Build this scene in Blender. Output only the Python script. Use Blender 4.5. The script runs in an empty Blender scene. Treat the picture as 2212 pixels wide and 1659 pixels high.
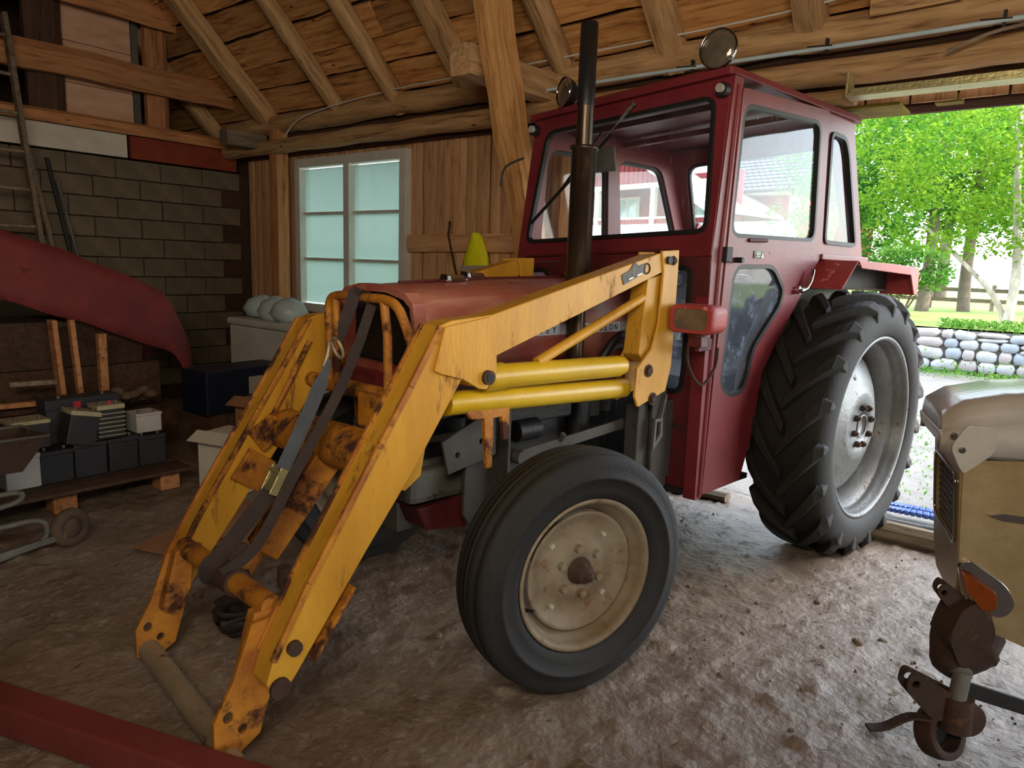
import bpy, bmesh, math, random
from math import sin, cos, pi, radians, sqrt, atan2
from mathutils import Vector, Matrix, Euler, noise
from mathutils.geometry import tessellate_polygon
random.seed(7)
C = bpy.context.scene.collection
S = bpy.context.scene
V = Vector

# ------------------------------------------------------------------ camera, sky, sun, exposure
FPX, PITCH, ROLL, YAW, CAMZ = 1532.7, 0.1667, 0.0343, 0.6697, 1.4376
cd = bpy.data.cameras.new('camera'); cam = bpy.data.objects.new('camera', cd); C.objects.link(cam)
F = V((-sin(YAW)*cos(PITCH), cos(YAW)*cos(PITCH), -sin(PITCH))); R0 = V((cos(YAW), sin(YAW), 0)); U0 = R0.cross(F)
R = R0*cos(ROLL)+U0*sin(ROLL); U = -R0*sin(ROLL)+U0*cos(ROLL)
M = Matrix((R, U, -F)).transposed().to_4x4(); M.translation = V((0, 0, CAMZ)); cam.matrix_world = M
cd.sensor_fit = 'HORIZONTAL'; cd.sensor_width = 36; cd.lens = 36*FPX/2212; cd.clip_start = .05; cd.clip_end = 400
S.camera = cam
S.view_settings.view_transform = 'Standard'; S.view_settings.look = 'None'; S.view_settings.gamma = 1
S.view_settings.use_curve_mapping = False; S.view_settings.exposure = 0.0
wd = bpy.data.worlds.new('world'); S.world = wd; wd.use_nodes = True
wn = wd.node_tree.nodes; wl = wd.node_tree.links; wn.clear()
sky = wn.new('ShaderNodeTexSky'); sky.sky_type = 'NISHITA'; sky.sun_disc = False
sky.sun_elevation = radians(42); sky.sun_rotation = radians(70); sky.altitude = 0; sky.dust_density = 2.0
hz = wn.new('ShaderNodeMixRGB'); hz.blend_type = 'MIX'; hz.inputs[0].default_value = .45; hz.inputs[2].default_value = (7.5, 8.2, 8.8, 1)
bg = wn.new('ShaderNodeBackground'); bg.inputs[1].default_value = 1.1
try: S.cycles.transparent_max_bounces = 48
except Exception: pass
wo = wn.new('ShaderNodeOutputWorld'); wl.new(sky.outputs[0], hz.inputs[1]); wl.new(hz.outputs[0], bg.inputs[0]); wl.new(bg.outputs[0], wo.inputs[0])
sd = bpy.data.lights.new('sun', 'SUN'); sd.energy = 8.5; sd.angle = radians(.6); sd.color = (1, .95, .86)
sun = bpy.data.objects.new('sun', sd); C.objects.link(sun)
sun.rotation_euler = V((-.80, -.10, -.62)).to_track_quat('-Z', 'Y').to_euler()   # shines from the right of the yard
def area(name, loc, target, sx, sy, power, col):
    d = bpy.data.lights.new(name, 'AREA'); d.shape = 'RECTANGLE'; d.size = sx; d.size_y = sy; d.energy = power; d.color = col
    o = bpy.data.objects.new(name, d); C.objects.link(o); o.location = loc
    o.rotation_euler = (V(target)-V(loc)).to_track_quat('-Z', 'Y').to_euler(); return o
area('side_fill', (5.2, .6, 1.7), (-1.5, 2.6, 1.3), 2.6, 2.2, 34, (1, .93, .82))       # unseen fill added to light the tractor from the right
area('roof_fill', (.1, -.5, 2.2), (-4.0, 3.2, 4.4), 1.6, .6, 80, (1, .84, .64))                       # added fill behind the camera, aimed up to brighten the roof boards

# ------------------------------------------------------------------ materials
MC = {}
def nodes(name):
    m = bpy.data.materials.new(name); m.use_nodes = True; n = m.node_tree.nodes; n.clear()
    out = n.new('ShaderNodeOutputMaterial'); b = n.new('ShaderNodeBsdfPrincipled'); m.node_tree.links.new(b.outputs[0], out.inputs[0])
    return m, n, m.node_tree.links, b, out
def lin(c):
    return tuple(((x/255)/12.92 if x/255 <= .04045 else ((x/255+.055)/1.055)**2.4) for x in c)+(1,)
def paint(name, a, b=None, scale=3, spot=None, amt=.62, sscale=14, rough=.6, metal=0, bump=.15, bscale=60, stretch=(1, 1, 1), soft=.05, spec=None, dscale=None):
    m, n, l, bs, out = nodes(name)
    tc = n.new('ShaderNodeTexCoord'); mp = n.new('ShaderNodeMapping'); mp.inputs['Scale'].default_value = stretch
    l.new(tc.outputs['Object'], mp.inputs[0])
    n1 = n.new('ShaderNodeTexNoise'); n1.inputs['Scale'].default_value = scale; n1.inputs['Detail'].default_value = 6; n1.inputs['Roughness'].default_value = .65
    l.new(mp.outputs[0], n1.inputs['Vector'])
    r1 = n.new('ShaderNodeValToRGB'); r1.color_ramp.elements[0].position = .35; r1.color_ramp.elements[1].position = .65
    r1.color_ramp.elements[0].color = lin(a); r1.color_ramp.elements[1].color = lin(b or a)
    l.new(n1.outputs[0], r1.inputs[0]); col = r1.outputs[0]
    if spot:
        n2 = n.new('ShaderNodeTexNoise'); n2.inputs['Scale'].default_value = sscale; n2.inputs['Detail'].default_value = 8; n2.inputs['Roughness'].default_value = .7
        l.new(mp.outputs[0], n2.inputs['Vector'])
        r2 = n.new('ShaderNodeValToRGB'); r2.color_ramp.elements[0].position = amt; r2.color_ramp.elements[1].position = min(1, amt+soft)
        l.new(n2.outputs[0], r2.inputs[0])
        mx = n.new('ShaderNodeMixRGB'); l.new(r2.outputs[0], mx.inputs[0]); l.new(col, mx.inputs[1]); mx.inputs[2].default_value = lin(spot); col = mx.outputs[0]
        rr = n.new('ShaderNodeMapRange'); rr.inputs['To Min'].default_value = rough; rr.inputs['To Max'].default_value = .92
        l.new(r2.outputs[0], rr.inputs[0]); l.new(rr.outputs[0], bs.inputs['Roughness'])
    l.new(col, bs.inputs['Base Color'])
    if not spot: bs.inputs['Roughness'].default_value = rough
    bs.inputs['Metallic'].default_value = metal
    if spec is not None: bs.inputs['Specular IOR Level'].default_value = spec
    if bump:
        n3 = n.new('ShaderNodeTexNoise'); n3.inputs['Scale'].default_value = bscale; n3.inputs['Detail'].default_value = 5
        l.new(mp.outputs[0], n3.inputs['Vector'])
        bp = n.new('ShaderNodeBump'); bp.inputs['Strength'].default_value = bump; bp.inputs['Distance'].default_value = .01
        l.new(n3.outputs[0], bp.inputs['Height']); l.new(bp.outputs[0], bs.inputs['Normal'])
    MC[name] = m; return m
def wood(name, a, b, c=(70, 42, 22), rough=.85, knots=True, var=.35):
    """grain along local X; per-object brightness variation"""
    m, n, l, bs, out = nodes(name)
    tc = n.new('ShaderNodeTexCoord'); mp = n.new('ShaderNodeMapping'); mp.inputs['Scale'].default_value = (1.2, 14, 14)
    oi = n.new('ShaderNodeObjectInfo'); ad = n.new('ShaderNodeVectorMath'); ad.operation = 'MULTIPLY_ADD'
    l.new(oi.outputs['Random'], ad.inputs[0]); ad.inputs[1].default_value = (17, 31, 23); l.new(tc.outputs['Object'], ad.inputs[2])
    l.new(ad.outputs[0], mp.inputs[0])
    n1 = n.new('ShaderNodeTexNoise'); n1.inputs['Scale'].default_value = 2.2; n1.inputs['Detail'].default_value = 9; n1.inputs['Roughness'].default_value = .62; n1.inputs['Distortion'].default_value = .8
    l.new(mp.outputs[0], n1.inputs['Vector'])
    r1 = n.new('ShaderNodeValToRGB'); e = r1.color_ramp.elements
    e[0].position = .30; e[0].color = lin(c); e[1].position = .72; e[1].color = lin(b); q = e.new(.46); q.color = lin(a)
    l.new(n1.outputs[0], r1.inputs[0]); col = r1.outputs[0]
    vo = n.new('ShaderNodeTexVoronoi'); vo.inputs['Scale'].default_value = 2.6
    mp2 = n.new('ShaderNodeMapping'); mp2.inputs['Scale'].default_value = (1, 3.2, 3.2); l.new(ad.outputs[0], mp2.inputs[0]); l.new(mp2.outputs[0], vo.inputs['Vector'])
    r2 = n.new('ShaderNodeValToRGB'); r2.color_ramp.elements[0].position = .035; r2.color_ramp.elements[1].position = .085
    r2.color_ramp.elements[0].color = (1, 1, 1, 1); r2.color_ramp.elements[1].color = (0, 0, 0, 1)
    l.new(vo.outputs['Distance'], r2.inputs[0])
    mk = n.new('ShaderNodeMixRGB'); l.new(r2.outputs[0], mk.inputs[0]); l.new(col, mk.inputs[1]); mk.inputs[2].default_value = lin((58, 32, 18)); col = mk.outputs[0]
    hs = n.new('ShaderNodeHueSaturation'); mr = n.new('ShaderNodeMapRange'); mr.inputs['To Min'].default_value = 1-var; mr.inputs['To Max'].default_value = 1+var*.5
    l.new(oi.outputs['Random'], mr.inputs[0]); l.new(mr.outputs[0], hs.inputs['Value']); l.new(col, hs.inputs['Color'])
    l.new(hs.outputs[0], bs.inputs['Base Color']); bs.inputs['Roughness'].default_value = rough
    bp = n.new('ShaderNodeBump'); bp.inputs['Strength'].default_value = .55; bp.inputs['Distance'].default_value = .012
    l.new(n1.outputs[0], bp.inputs['Height']); l.new(bp.outputs[0], bs.inputs['Normal'])
    MC[name] = m; return m
def glass(name, dust=(200, 215, 225), amt=.16, tint=(1, 1, 1, 1), sc=3.0, thr=.45):
    m, n, l, bs, out = nodes(name); n.remove(bs)
    tr = n.new('ShaderNodeBsdfTransparent'); tr.inputs[0].default_value = tint
    gl = n.new('ShaderNodeBsdfGlossy'); gl.inputs['Roughness'].default_value = .04
    lw = n.new('ShaderNodeLayerWeight'); lw.inputs[0].default_value = .5; pw = n.new('ShaderNodeMath'); pw.operation = 'POWER'; pw.inputs[1].default_value = 4.5; l.new(lw.outputs['Facing'], pw.inputs[0]); fr = n.new('ShaderNodeMapRange'); fr.inputs['To Min'].default_value = .045; fr.inputs['To Max'].default_value = .9; l.new(pw.outputs[0], fr.inputs[0])
    m1 = n.new('ShaderNodeMixShader'); l.new(fr.outputs[0], m1.inputs[0]); l.new(tr.outputs[0], m1.inputs[1]); l.new(gl.outputs[0], m1.inputs[2])
    df = n.new('ShaderNodeBsdfDiffuse'); df.inputs[0].default_value = lin(dust); tl = n.new('ShaderNodeBsdfTranslucent'); tl.inputs[0].default_value = lin(dust)
    m2 = n.new('ShaderNodeMixShader'); m2.inputs[0].default_value = .5; l.new(df.outputs[0], m2.inputs[1]); l.new(tl.outputs[0], m2.inputs[2])
    tc = n.new('ShaderNodeTexCoord'); nz = n.new('ShaderNodeTexNoise'); nz.inputs['Scale'].default_value = sc; nz.inputs['Detail'].default_value = 10; nz.inputs['Roughness'].default_value = .75
    l.new(tc.outputs['Object'], nz.inputs['Vector'])
    # fine scratches: strongly stretched second noise
    mp = n.new('ShaderNodeMapping'); mp.inputs['Scale'].default_value = (40, 40, 3); mp.inputs['Rotation'].default_value = (.5, .6, .2); l.new(tc.outputs['Object'], mp.inputs[0])
    n2 = n.new('ShaderNodeTexNoise'); n2.inputs['Scale'].default_value = 3; n2.inputs['Detail'].default_value = 6; l.new(mp.outputs[0], n2.inputs['Vector'])
    r2 = n.new('ShaderNodeMapRange'); r2.inputs['From Min'].default_value = .60; r2.inputs['From Max'].default_value = .78; r2.inputs['To Max'].default_value = .16; l.new(n2.outputs[0], r2.inputs[0])
    mr = n.new('ShaderNodeMapRange'); mr.inputs['From Min'].default_value = thr; mr.inputs['From Max'].default_value = .8; mr.inputs['To Min'].default_value = amt*.45; mr.inputs['To Max'].default_value = min(1, amt*2.4)
    l.new(nz.outputs[0], mr.inputs[0])
    sm = n.new('ShaderNodeMath'); sm.operation = 'ADD'; sm.use_clamp = True; l.new(mr.outputs[0], sm.inputs[0]); l.new(r2.outputs[0], sm.inputs[1])
    m3 = n.new('ShaderNodeMixShader'); l.new(sm.outputs[0], m3.inputs[0]); l.new(m1.outputs[0], m3.inputs[1]); l.new(m2.outputs[0], m3.inputs[2])
    l.new(m3.outputs[0], out.inputs[0]); MC[name] = m; return m
def leafmat(name, a, b):
    m, n, l, bs, out = nodes(name); n.remove(bs)
    tc = n.new('ShaderNodeTexCoord'); nz = n.new('ShaderNodeTexNoise'); nz.inputs['Scale'].default_value = 1.6; nz.inputs['Detail'].default_value = 8; nz.inputs['Roughness'].default_value = .8
    l.new(tc.outputs['Object'], nz.inputs['Vector'])
    r = n.new('ShaderNodeValToRGB'); r.color_ramp.elements[0].position = .38; r.color_ramp.elements[1].position = .62
    r.color_ramp.elements[0].color = lin(a); r.color_ramp.elements[1].color = lin(b); l.new(nz.outputs[0], r.inputs[0])
    d = n.new('ShaderNodeBsdfDiffuse'); t = n.new('ShaderNodeBsdfTranslucent'); l.new(r.outputs[0], d.inputs[0]); l.new(r.outputs[0], t.inputs[0])
    mx = n.new('ShaderNodeMixShader'); mx.inputs[0].default_value = .5; l.new(d.outputs[0], mx.inputs[1]); l.new(t.outputs[0], mx.inputs[2]); l.new(mx.outputs[0], out.inputs[0])
    MC[name] = m; return m

YEL = paint('yellow_paint', (208, 156, 48), (182, 128, 34), 2.5, (96, 48, 18), .58, 7, .45, 0, .18, 45, soft=.10, stretch=(1.6, 1.6, .45))
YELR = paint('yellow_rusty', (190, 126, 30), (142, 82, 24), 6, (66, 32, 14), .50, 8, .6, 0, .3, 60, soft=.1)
YELC = paint('yellow_cylinder', (208, 172, 28), (190, 150, 24), 3, (58, 44, 24), .66, 10, .35, 0, .1, 60)
RED = paint('red_paint', (124, 42, 48), (98, 28, 34), 2.2, (72, 26, 22), .68, 9, .45, 0, .08, 50)
REDH = paint('red_hood_faded', (140, 50, 42), (176, 124, 102), 2.6, (84, 34, 24), .66, 11, .42, 0, .08, 50, stretch=(.6, 1, 1.6))
REDD = paint('red_dark', (96, 26, 28), (70, 20, 22), 3, (44, 24, 20), .6, 9, .6)
REDF = paint('red_fender', (168, 66, 62), (140, 40, 42), 4, (205, 150, 140), .6, 8, .5)
RUB = paint('tyre_rubber', (20, 19, 18), (29, 27, 25), 5, (62, 48, 36), .66, 9, .75, 0, .2, 70, soft=.15)
RUBD = paint('tyre_dusty', (60, 50, 42), (86, 68, 50), 5, (40, 36, 34), .6, 8, .85, 0, .25, 80, soft=.2)
RIM = paint('rim_front', (142, 130, 108), (116, 96, 70), 5, (106, 66, 34), .58, 13, .6, .1, .2, 60, soft=.12)
RIMR = paint('rim_rear', (122, 126, 128), (100, 100, 98), 4, (92, 74, 56), .60, 26, .42, .35, .2, 60, soft=.06)
RUST = paint('rusty_iron', (76, 52, 40), (52, 40, 34), 6, (104, 68, 46), .6, 12, .8, .2, .3)
IRON = paint('dark_iron', (44, 42, 42), (28, 27, 28), 6, (70, 52, 40), .66, 10, .6, .3, .25)
ENG = paint('engine_black', (26, 25, 26), (17, 17, 19), 6, (56, 44, 36), .68, 10, .55, .2, .25)
GREYD = paint('grey_plate', (70, 67, 61), (54, 51, 46), 4, (50, 42, 36), .6, 9, .7, .1, .15)
GREY = paint('grey_casting', (106, 103, 95), (82, 79, 72), 4, (60, 52, 44), .6, 9, .6, .1, .15)
STACK = paint('exhaust_steel', (96, 80, 60), (60, 50, 42), 4, (130, 96, 60), .58, 7, .32, .75, .1, 40, stretch=(1, 1, .25), soft=.2)
STACKB = paint('exhaust_black', (38, 36, 35), (26, 25, 25), 5, (80, 66, 50), .62, 8, .4, .3)
CHROME = paint('chrome', (205, 205, 205), None, 3, None, rough=.12, metal=1, bump=0)
BLACK = paint('black_rubber', (16, 16, 17), (24, 24, 24), 5, None, rough=.55, bump=.1)
WHITE = paint('white_enamel', (222, 222, 214), (206, 204, 196), 4, (150, 130, 100), .7, 10, .45)
DECAL = paint('decal_white', (196, 198, 200), (176, 178, 184), 8, (150, 60, 56), .64, 22, .5, bump=0)
INK = paint('ink_black', (22, 22, 22), None, 3, None, rough=.6, bump=0)
PLATE = paint('plate_dark', (62, 58, 54), (48, 46, 46), 12, None, rough=.45, metal=.4, bump=.05)
SILVER = paint('silver_print', (188, 184, 170), None, 3, None, rough=.4, metal=.3, bump=0)
STRAPM = paint('strap_web', (50, 36, 31), (40, 29, 26), 8, None, rough=.8, bump=.3, bscale=160)
STRAPG = paint('strap_web_grey', (70, 76, 84), (58, 62, 70), 8, None, rough=.75, bump=.3, bscale=160)
ZINC = paint('zinc_yellow', (196, 186, 130), (170, 160, 116), 8, (90, 80, 60), .62, 12, .35, .7)
STEELT = paint('steel_tube', (172, 156, 128), (146, 128, 102), 4, (96, 76, 56), .6, 8, .45, .3)
BATB = paint('battery_case', (46, 47, 50), (34, 35, 38), 4, (84, 80, 74), .7, 8, .55, bump=.1)
BATW = paint('battery_white', (196, 194, 186), (176, 172, 164), 4, (120, 110, 96), .68, 9, .55, bump=.1)
BATL = paint('battery_lid', (170, 162, 126), (140, 132, 104), 8, (60, 56, 50), .58, 14, .6, bump=.1)
CREAM = paint('cream_body', (164, 144, 108), (142, 120, 82), 3, (122, 82, 48), .66, 16, .32, .1, .1, 40, stretch=(2.5, .8, 3))
CREAMG = paint('cream_grey_hood', (196, 190, 180), (168, 162, 152), 3, (120, 100, 84), .7, 14, .22, .05, .15, 40)
AMBER = paint('amber_lens', (132, 62, 20), (110, 48, 16), 8, None, rough=.15, bump=.1)
LENS = paint('lamp_lens', (150, 138, 120), (112, 100, 86), 6, None, rough=.16, metal=.6, bump=.35, bscale=26)
REFL = paint('lamp_reflector', (150, 140, 120), None, 3, None, rough=.08, metal=1, bump=.1, bscale=12)
HIVIS = paint('hivis_yellow', (240, 240, 20), (228, 228, 10), 6, None, rough=.7, bump=.3, bscale=30)
CARD = paint('cardboard', (156, 112, 76), (136, 94, 62), 3, (96, 66, 44), .66, 8, .85, bump=.1)
CARDW = paint('white_board', (214, 206, 190), (196, 184, 164), 3, (140, 110, 80), .68, 8, .8, bump=.05)
BLOCK = paint('concrete_block', (118, 104, 82), (100, 88, 70), 5, (76, 66, 52), .6, 30, .95, bump=.5, bscale=120, soft=.2)
PANELW = paint('pale_panel', (214, 172, 142), (196, 150, 118), 3, (140, 96, 64), .66, 8, .85, bump=.05, stretch=(1, 1, 4))
BRICKR = paint('red_board', (138, 58, 30), (120, 46, 24), 5, None, rough=.9)
ORANGE = paint('orange_metal', (206, 104, 34), (186, 84, 24), 3, (110, 60, 30), .66, 9, .5)
BLUEP = paint('blue_plastic', (36, 66, 140), (28, 50, 110), 4, None, rough=.4)
REDT = paint('red_tarp', (128, 44, 40), (100, 32, 30), 3, (70, 30, 28), .64, 7, .7, bump=.2)
REDB = paint('red_primer_beam', (120, 52, 46), (98, 40, 34), 3, (84, 36, 30), .64, 8, .5, bump=.08)
PLAST = paint('pale_plastic', (200, 214, 218), (180, 200, 206), 5, None, rough=.35)
GLOVE = paint('dusty_rag', (104, 84, 62), (84, 64, 46), 6, None, rough=.9)
GLASS = glass('cab_glass', amt=.03)
GLASSD = glass('cab_glass_dirty', (186, 202, 226), .34, sc=9, thr=.48)
GLASSW = glass('barn_window_glass', (120, 142, 130), 2.2, sc=2)
GLASSH = paint('house_window_glass', (150, 190, 170), (110, 150, 150), 5, None, rough=.1, bump=0)
W_RAFT = wood('wood_rafter', (176, 138, 92), (206, 168, 120), (120, 84, 52), var=.2)
W_ROOF = wood('wood_roof_board', (184, 128, 70), (216, 166, 104), (96, 56, 28), var=.4)
W_WALL = wood('wood_wall_plank', (212, 162, 116), (230, 186, 142), (166, 116, 78), var=.15)
W_BEAM = wood('wood_old_beam', (184, 124, 76), (204, 148, 98), (126, 80, 48), var=.15)
W_POST = wood('wood_post', (188, 134, 76), (214, 170, 112), (120, 72, 40), var=.1)
W_GREY = wood('wood_grey', (120, 104, 84), (150, 132, 108), (74, 62, 50))
W_DARK = wood('wood_dark', (74, 50, 32), (96, 66, 42), (42, 28, 20))

# ------------------------------------------------------------------ mesh builder
class MB:
    def __init__(s): s.v = []; s.f = []; s.sm = []
    def add(s, vs, fs, smooth=False):
        k = len(s.v); s.v += [tuple(x) for x in vs]; s.f += [tuple(k+i for i in f) for f in fs]; s.sm += [smooth]*len(fs); return s
    def box(s, c, d, rot=None, top=(1, 1)):
        x, y, z = d[0]/2, d[1]/2, d[2]/2; tx, ty = top
        p = [V(q) for q in ((-x, -y, -z), (x, -y, -z), (x, y, -z), (-x, y, -z), (-x*tx, -y*ty, z), (x*tx, -y*ty, z), (x*tx, y*ty, z), (-x*tx, y*ty, z))]
        if rot is not None:
            r = rot if isinstance(rot, Matrix) else Euler(rot).to_matrix(); p = [r@q for q in p]
        c = V(c); return s.add([q+c for q in p], [(0, 3, 2, 1), (4, 5, 6, 7), (0, 1, 5, 4), (1, 2, 6, 5), (2, 3, 7, 6), (3, 0, 4, 7)])
    def b2(s, a, b): return s.box([(a[i]+b[i])/2 for i in range(3)], [abs(a[i]-b[i]) for i in range(3)])
    def bar(s, p, q, w, h, up=(0, 0, 1)):
        p, q = V(p), V(q); d = q-p; L = d.length; x = d.normalized(); z = V(up); z = (z-x*z.dot(x)).normalized(); y = z.cross(x)
        return s.box((p+q)/2, (L, w, h), Matrix((x, y, z)).transposed())
    def tube(s, pts, r, n=12, closed=False, caps=True, flat=1.0):
        pts = [V(p) for p in pts]; N = len(pts); rs = r if isinstance(r, (list, tuple)) else [r]*N
        vs = []; prev = None
        for i, p in enumerate(pts):
            if closed: t = (pts[(i+1) % N]-pts[i-1]).normalized()
            else: t = (pts[min(i+1, N-1)]-pts[max(i-1, 0)]).normalized()
            if prev is None:
                a = V((0, 0, 1)) if abs(t.z) < .9 else V((1, 0, 0)); u = (a-t*a.dot(t)).normalized()
            else: u = (prev-t*prev.dot(t)).normalized()
            prev = u; w = t.cross(u)
            for k in range(n):
                an = 2*pi*k/n; vs.append(p+(u*cos(an)+w*sin(an)*flat)*rs[i])
        fs = []; m = N if closed else N-1
        for i in range(m):
            j = (i+1) % N
            for k in range(n):
                k2 = (k+1) % n; fs.append((i*n+k, i*n+k2, j*n+k2, j*n+k))
        s.add(vs, fs, True)
        if caps and not closed:
            s.add(vs[:n][::-1], [tuple(range(n))]); s.add(vs[-n:], [tuple(range(n))])
        return s
    def cyl(s, p, q, r, n=20, r2=None): return s.tube([p, q], [r, r if r2 is None else r2], n)
    def lathe(s, prof, c=(0, 0, 0), axis=(0, 1, 0), n=48, closed=False, smooth=True):
        c = V(c); ax = V(axis).normalized(); a = V((0, 0, 1)) if abs(ax.z) < .9 else V((1, 0, 0)); u = (a-ax*a.dot(ax)).normalized(); w = ax.cross(u)
        vs = [c+ax*h+(u*cos(2*pi*k/n)+w*sin(2*pi*k/n))*r for (r, h) in prof for k in range(n)]
        P = len(prof); fs = []
        for i in range(P if closed else P-1):
            j = (i+1) % P
            for k in range(n): fs.append((i*n+k, i*n+(k+1) % n, j*n+(k+1) % n, j*n+k))
        return s.add(vs, fs, smooth)
    def prism(s, loops, f0, f1):
        """loops: outer + holes of 2D points; f0,f1 map 2D -> 3D for the two faces"""
        if not isinstance(loops[0][0], (list, tuple)): loops = [loops]
        tri = tessellate_polygon([[V((p[0], p[1], 0)) for p in lp] for lp in loops]); fl = [p for lp in loops for p in lp]; n = len(fl)
        vs = [f0(*p) for p in fl]+[f1(*p) for p in fl]
        fs = [tuple(t) for t in tri]+[tuple(n+i for i in reversed(t)) for t in tri]
        k = 0
        for lp in loops:
            m = len(lp)
            for i in range(m): fs.append((k+i, k+(i+1) % m, n+k+(i+1) % m, n+k+i))
            k += m
        return s.add(vs, fs)
    def map(s, fn): s.v = [tuple(fn(V(p))) for p in s.v]; return s
    def build(s, name, mat, parent=None, bevel=0, loc=None, rot=None):
        me = bpy.data.meshes.new(name); me.from_pydata(s.v, [], s.f); me.update()
        bm = bmesh.new(); bm.from_mesh(me); bmesh.ops.recalc_face_normals(bm, faces=bm.faces); bm.to_mesh(me); bm.free()
        if len(me.polygons) == len(s.sm): me.polygons.foreach_set('use_smooth', s.sm)
        me.materials.append(mat); o = bpy.data.objects.new(name, me); C.objects.link(o)
        if parent is not None: o.parent = parent
        if loc is not None: o.location = loc
        if rot is not None: o.rotation_euler = rot
        if bevel:
            b = o.modifiers.new('b', 'BEVEL'); b.width = bevel; b.segments = 2; b.limit_method = 'ANGLE'; b.angle_limit = radians(35)
        return o
def tag(o, label=None, cat=None, group=None, kind=None):
    if label: o['label'] = label
    if cat: o['category'] = cat
    if group: o['group'] = group
    if kind: o['kind'] = kind
    return o
def empty(name, loc=(0, 0, 0), rz=0, label=None, cat=None, group=None, kind=None):
    o = bpy.data.objects.new(name, None); C.objects.link(o); o.location = loc; o.rotation_euler = (0, 0, rz); o.empty_display_size = .1
    return tag(o, label, cat, group, kind)
def copy_tree(o, parent=None):
    c = o.copy(); C.objects.link(c); c.parent = parent
    for ch in list(o.children): copy_tree(ch, c)
    return c
def rrect(x0, y0, x1, y1, r, n=5):
    if not isinstance(r, (list, tuple)): r = [r]*4
    pts = []
    for (cx, cy, a0, rr) in ((x1-r[0], y1-r[0], 0, r[0]), (x0+r[1], y1-r[1], 90, r[1]), (x0+r[2], y0+r[2], 180, r[2]), (x1-r[3], y0+r[3], 270, r[3])):
        for k in range(n+1): a = radians(a0+90*k/n); pts.append((cx+rr*cos(a), cy+rr*sin(a)))
    return pts
def rpoly(pts, r, n=4):
    out = []; N = len(pts)
    for i in range(N):
        p = V(pts[i]); a = (V(pts[i-1])-p); b = (V(pts[(i+1) % N])-p); rr = min(r, a.length*.45, b.length*.45)
        a = p+a.normalized()*rr; b = p+b.normalized()*rr
        for k in range(n+1): t = k/n; q = a*(1-t)**2+p*2*t*(1-t)+b*t*t; out.append((q.x, q.y))
    return out
def inset(pts, d):
    N = len(pts); A = sum(pts[i][0]*pts[(i+1) % N][1]-pts[(i+1) % N][0]*pts[i][1] for i in range(N)); sg = 1 if A > 0 else -1; out = []
    for i in range(N):
        p0, p1, p2 = V(pts[i-1]), V(pts[i]), V(pts[(i+1) % N]); t = (p2-p0).normalized(); nrm = V((-t.y, t.x))*sg; q = p1+nrm*d; out.append((q.x, q.y))
    return out
def arc(c, r, a0, a1, n, f): return [f(c[0]+r*cos(radians(a0+(a1-a0)*k/n)), c[1]+r*sin(radians(a0+(a1-a0)*k/n))) for k in range(n+1)]
def smooth_path(pts, n=6):
    pts = [V(p) for p in pts]; out = []
    for i in range(len(pts)-1):
        p0, p1, p2, p3 = pts[max(i-1, 0)], pts[i], pts[i+1], pts[min(i+2, len(pts)-1)]
        for k in range(n):
            t = k/n; out.append(.5*((2*p1)+(p2-p0)*t+(2*p0-5*p1+4*p2-p3)*t*t+(-p0+3*p1-3*p2+p3)*t**3))
    out.append(pts[-1]); return out
def text_mesh(name, txt, size, mat, parent, M4, depth=.0008, sx=1):
    cu = bpy.data.curves.new(name, 'FONT'); cu.body = txt; cu.size = size; cu.extrude = depth; cu.offset = .0006
    o = bpy.data.objects.new(name, cu); C.objects.link(o); bpy.context.view_layer.update()
    me = bpy.data.meshes.new_from_object(o.evaluated_get(bpy.context.evaluated_depsgraph_get())); bpy.data.objects.remove(o)
    me.transform(M4@Matrix.Diagonal((sx, 1, 1, 1))); me.materials.clear(); me.materials.append(mat)
    q = bpy.data.objects.new(name, me); C.objects.link(q); q.parent = parent; return q
def beam(name, p, q, w, h, mat, parent=None, rough=.0, up=(0, 0, 1), n=1, rnd=0, taper=1, seed=0, bevel=0):
    """timber from p to q, local X along the grain. rough>0 gives an irregular hewn surface, rnd rounds the section"""
    p, q = V(p), V(q); d = q-p; L = d.length; x = d.normalized(); z = V(up); z = (z-x*z.dot(x)).normalized(); y = z.cross(x)
    rt = Matrix((x, y, z)).transposed(); rng = random.Random(hash((round(p.x, 2), round(q.z, 2), seed)) & 0xffff)
    mb = MB(); k = 12 if rnd else 8; vs = []; n = max(n, 1)
    for i in range(n+1):
        t = i/n; sc = 1+(taper-1)*t; oy = rng.uniform(-1, 1)*rough*.6; oz = rng.uniform(-1, 1)*rough*.6
        for j in range(k):
            a = 2*pi*(j+.5)/k; cx, cz = cos(a), sin(a)
            m = max(abs(cx), abs(cz)); e = rnd if rnd else .12
            ux = cx/m*(1-e)+cx*e; uz = cz/m*(1-e)+cz*e
            vs.append((t*L, ux*w/2*sc+oy+rng.uniform(-1, 1)*rough*.35, uz*h/2*sc+oz+rng.uniform(-1, 1)*rough*.35))
    fs = [(i*k+j, i*k+(j+1) % k, (i+1)*k+(j+1) % k, (i+1)*k+j) for i in range(n) for j in range(k)]
    mb.add(vs, fs, bool(rnd > .5)); mb.add(vs[:k], [tuple(range(k))]); mb.add(vs[-k:], [tuple(range(k))])
    o = mb.build(name, mat, parent, bevel)
    Mx = rt.to_4x4(); Mx.translation = p; o.matrix_local = Mx; return o

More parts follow.
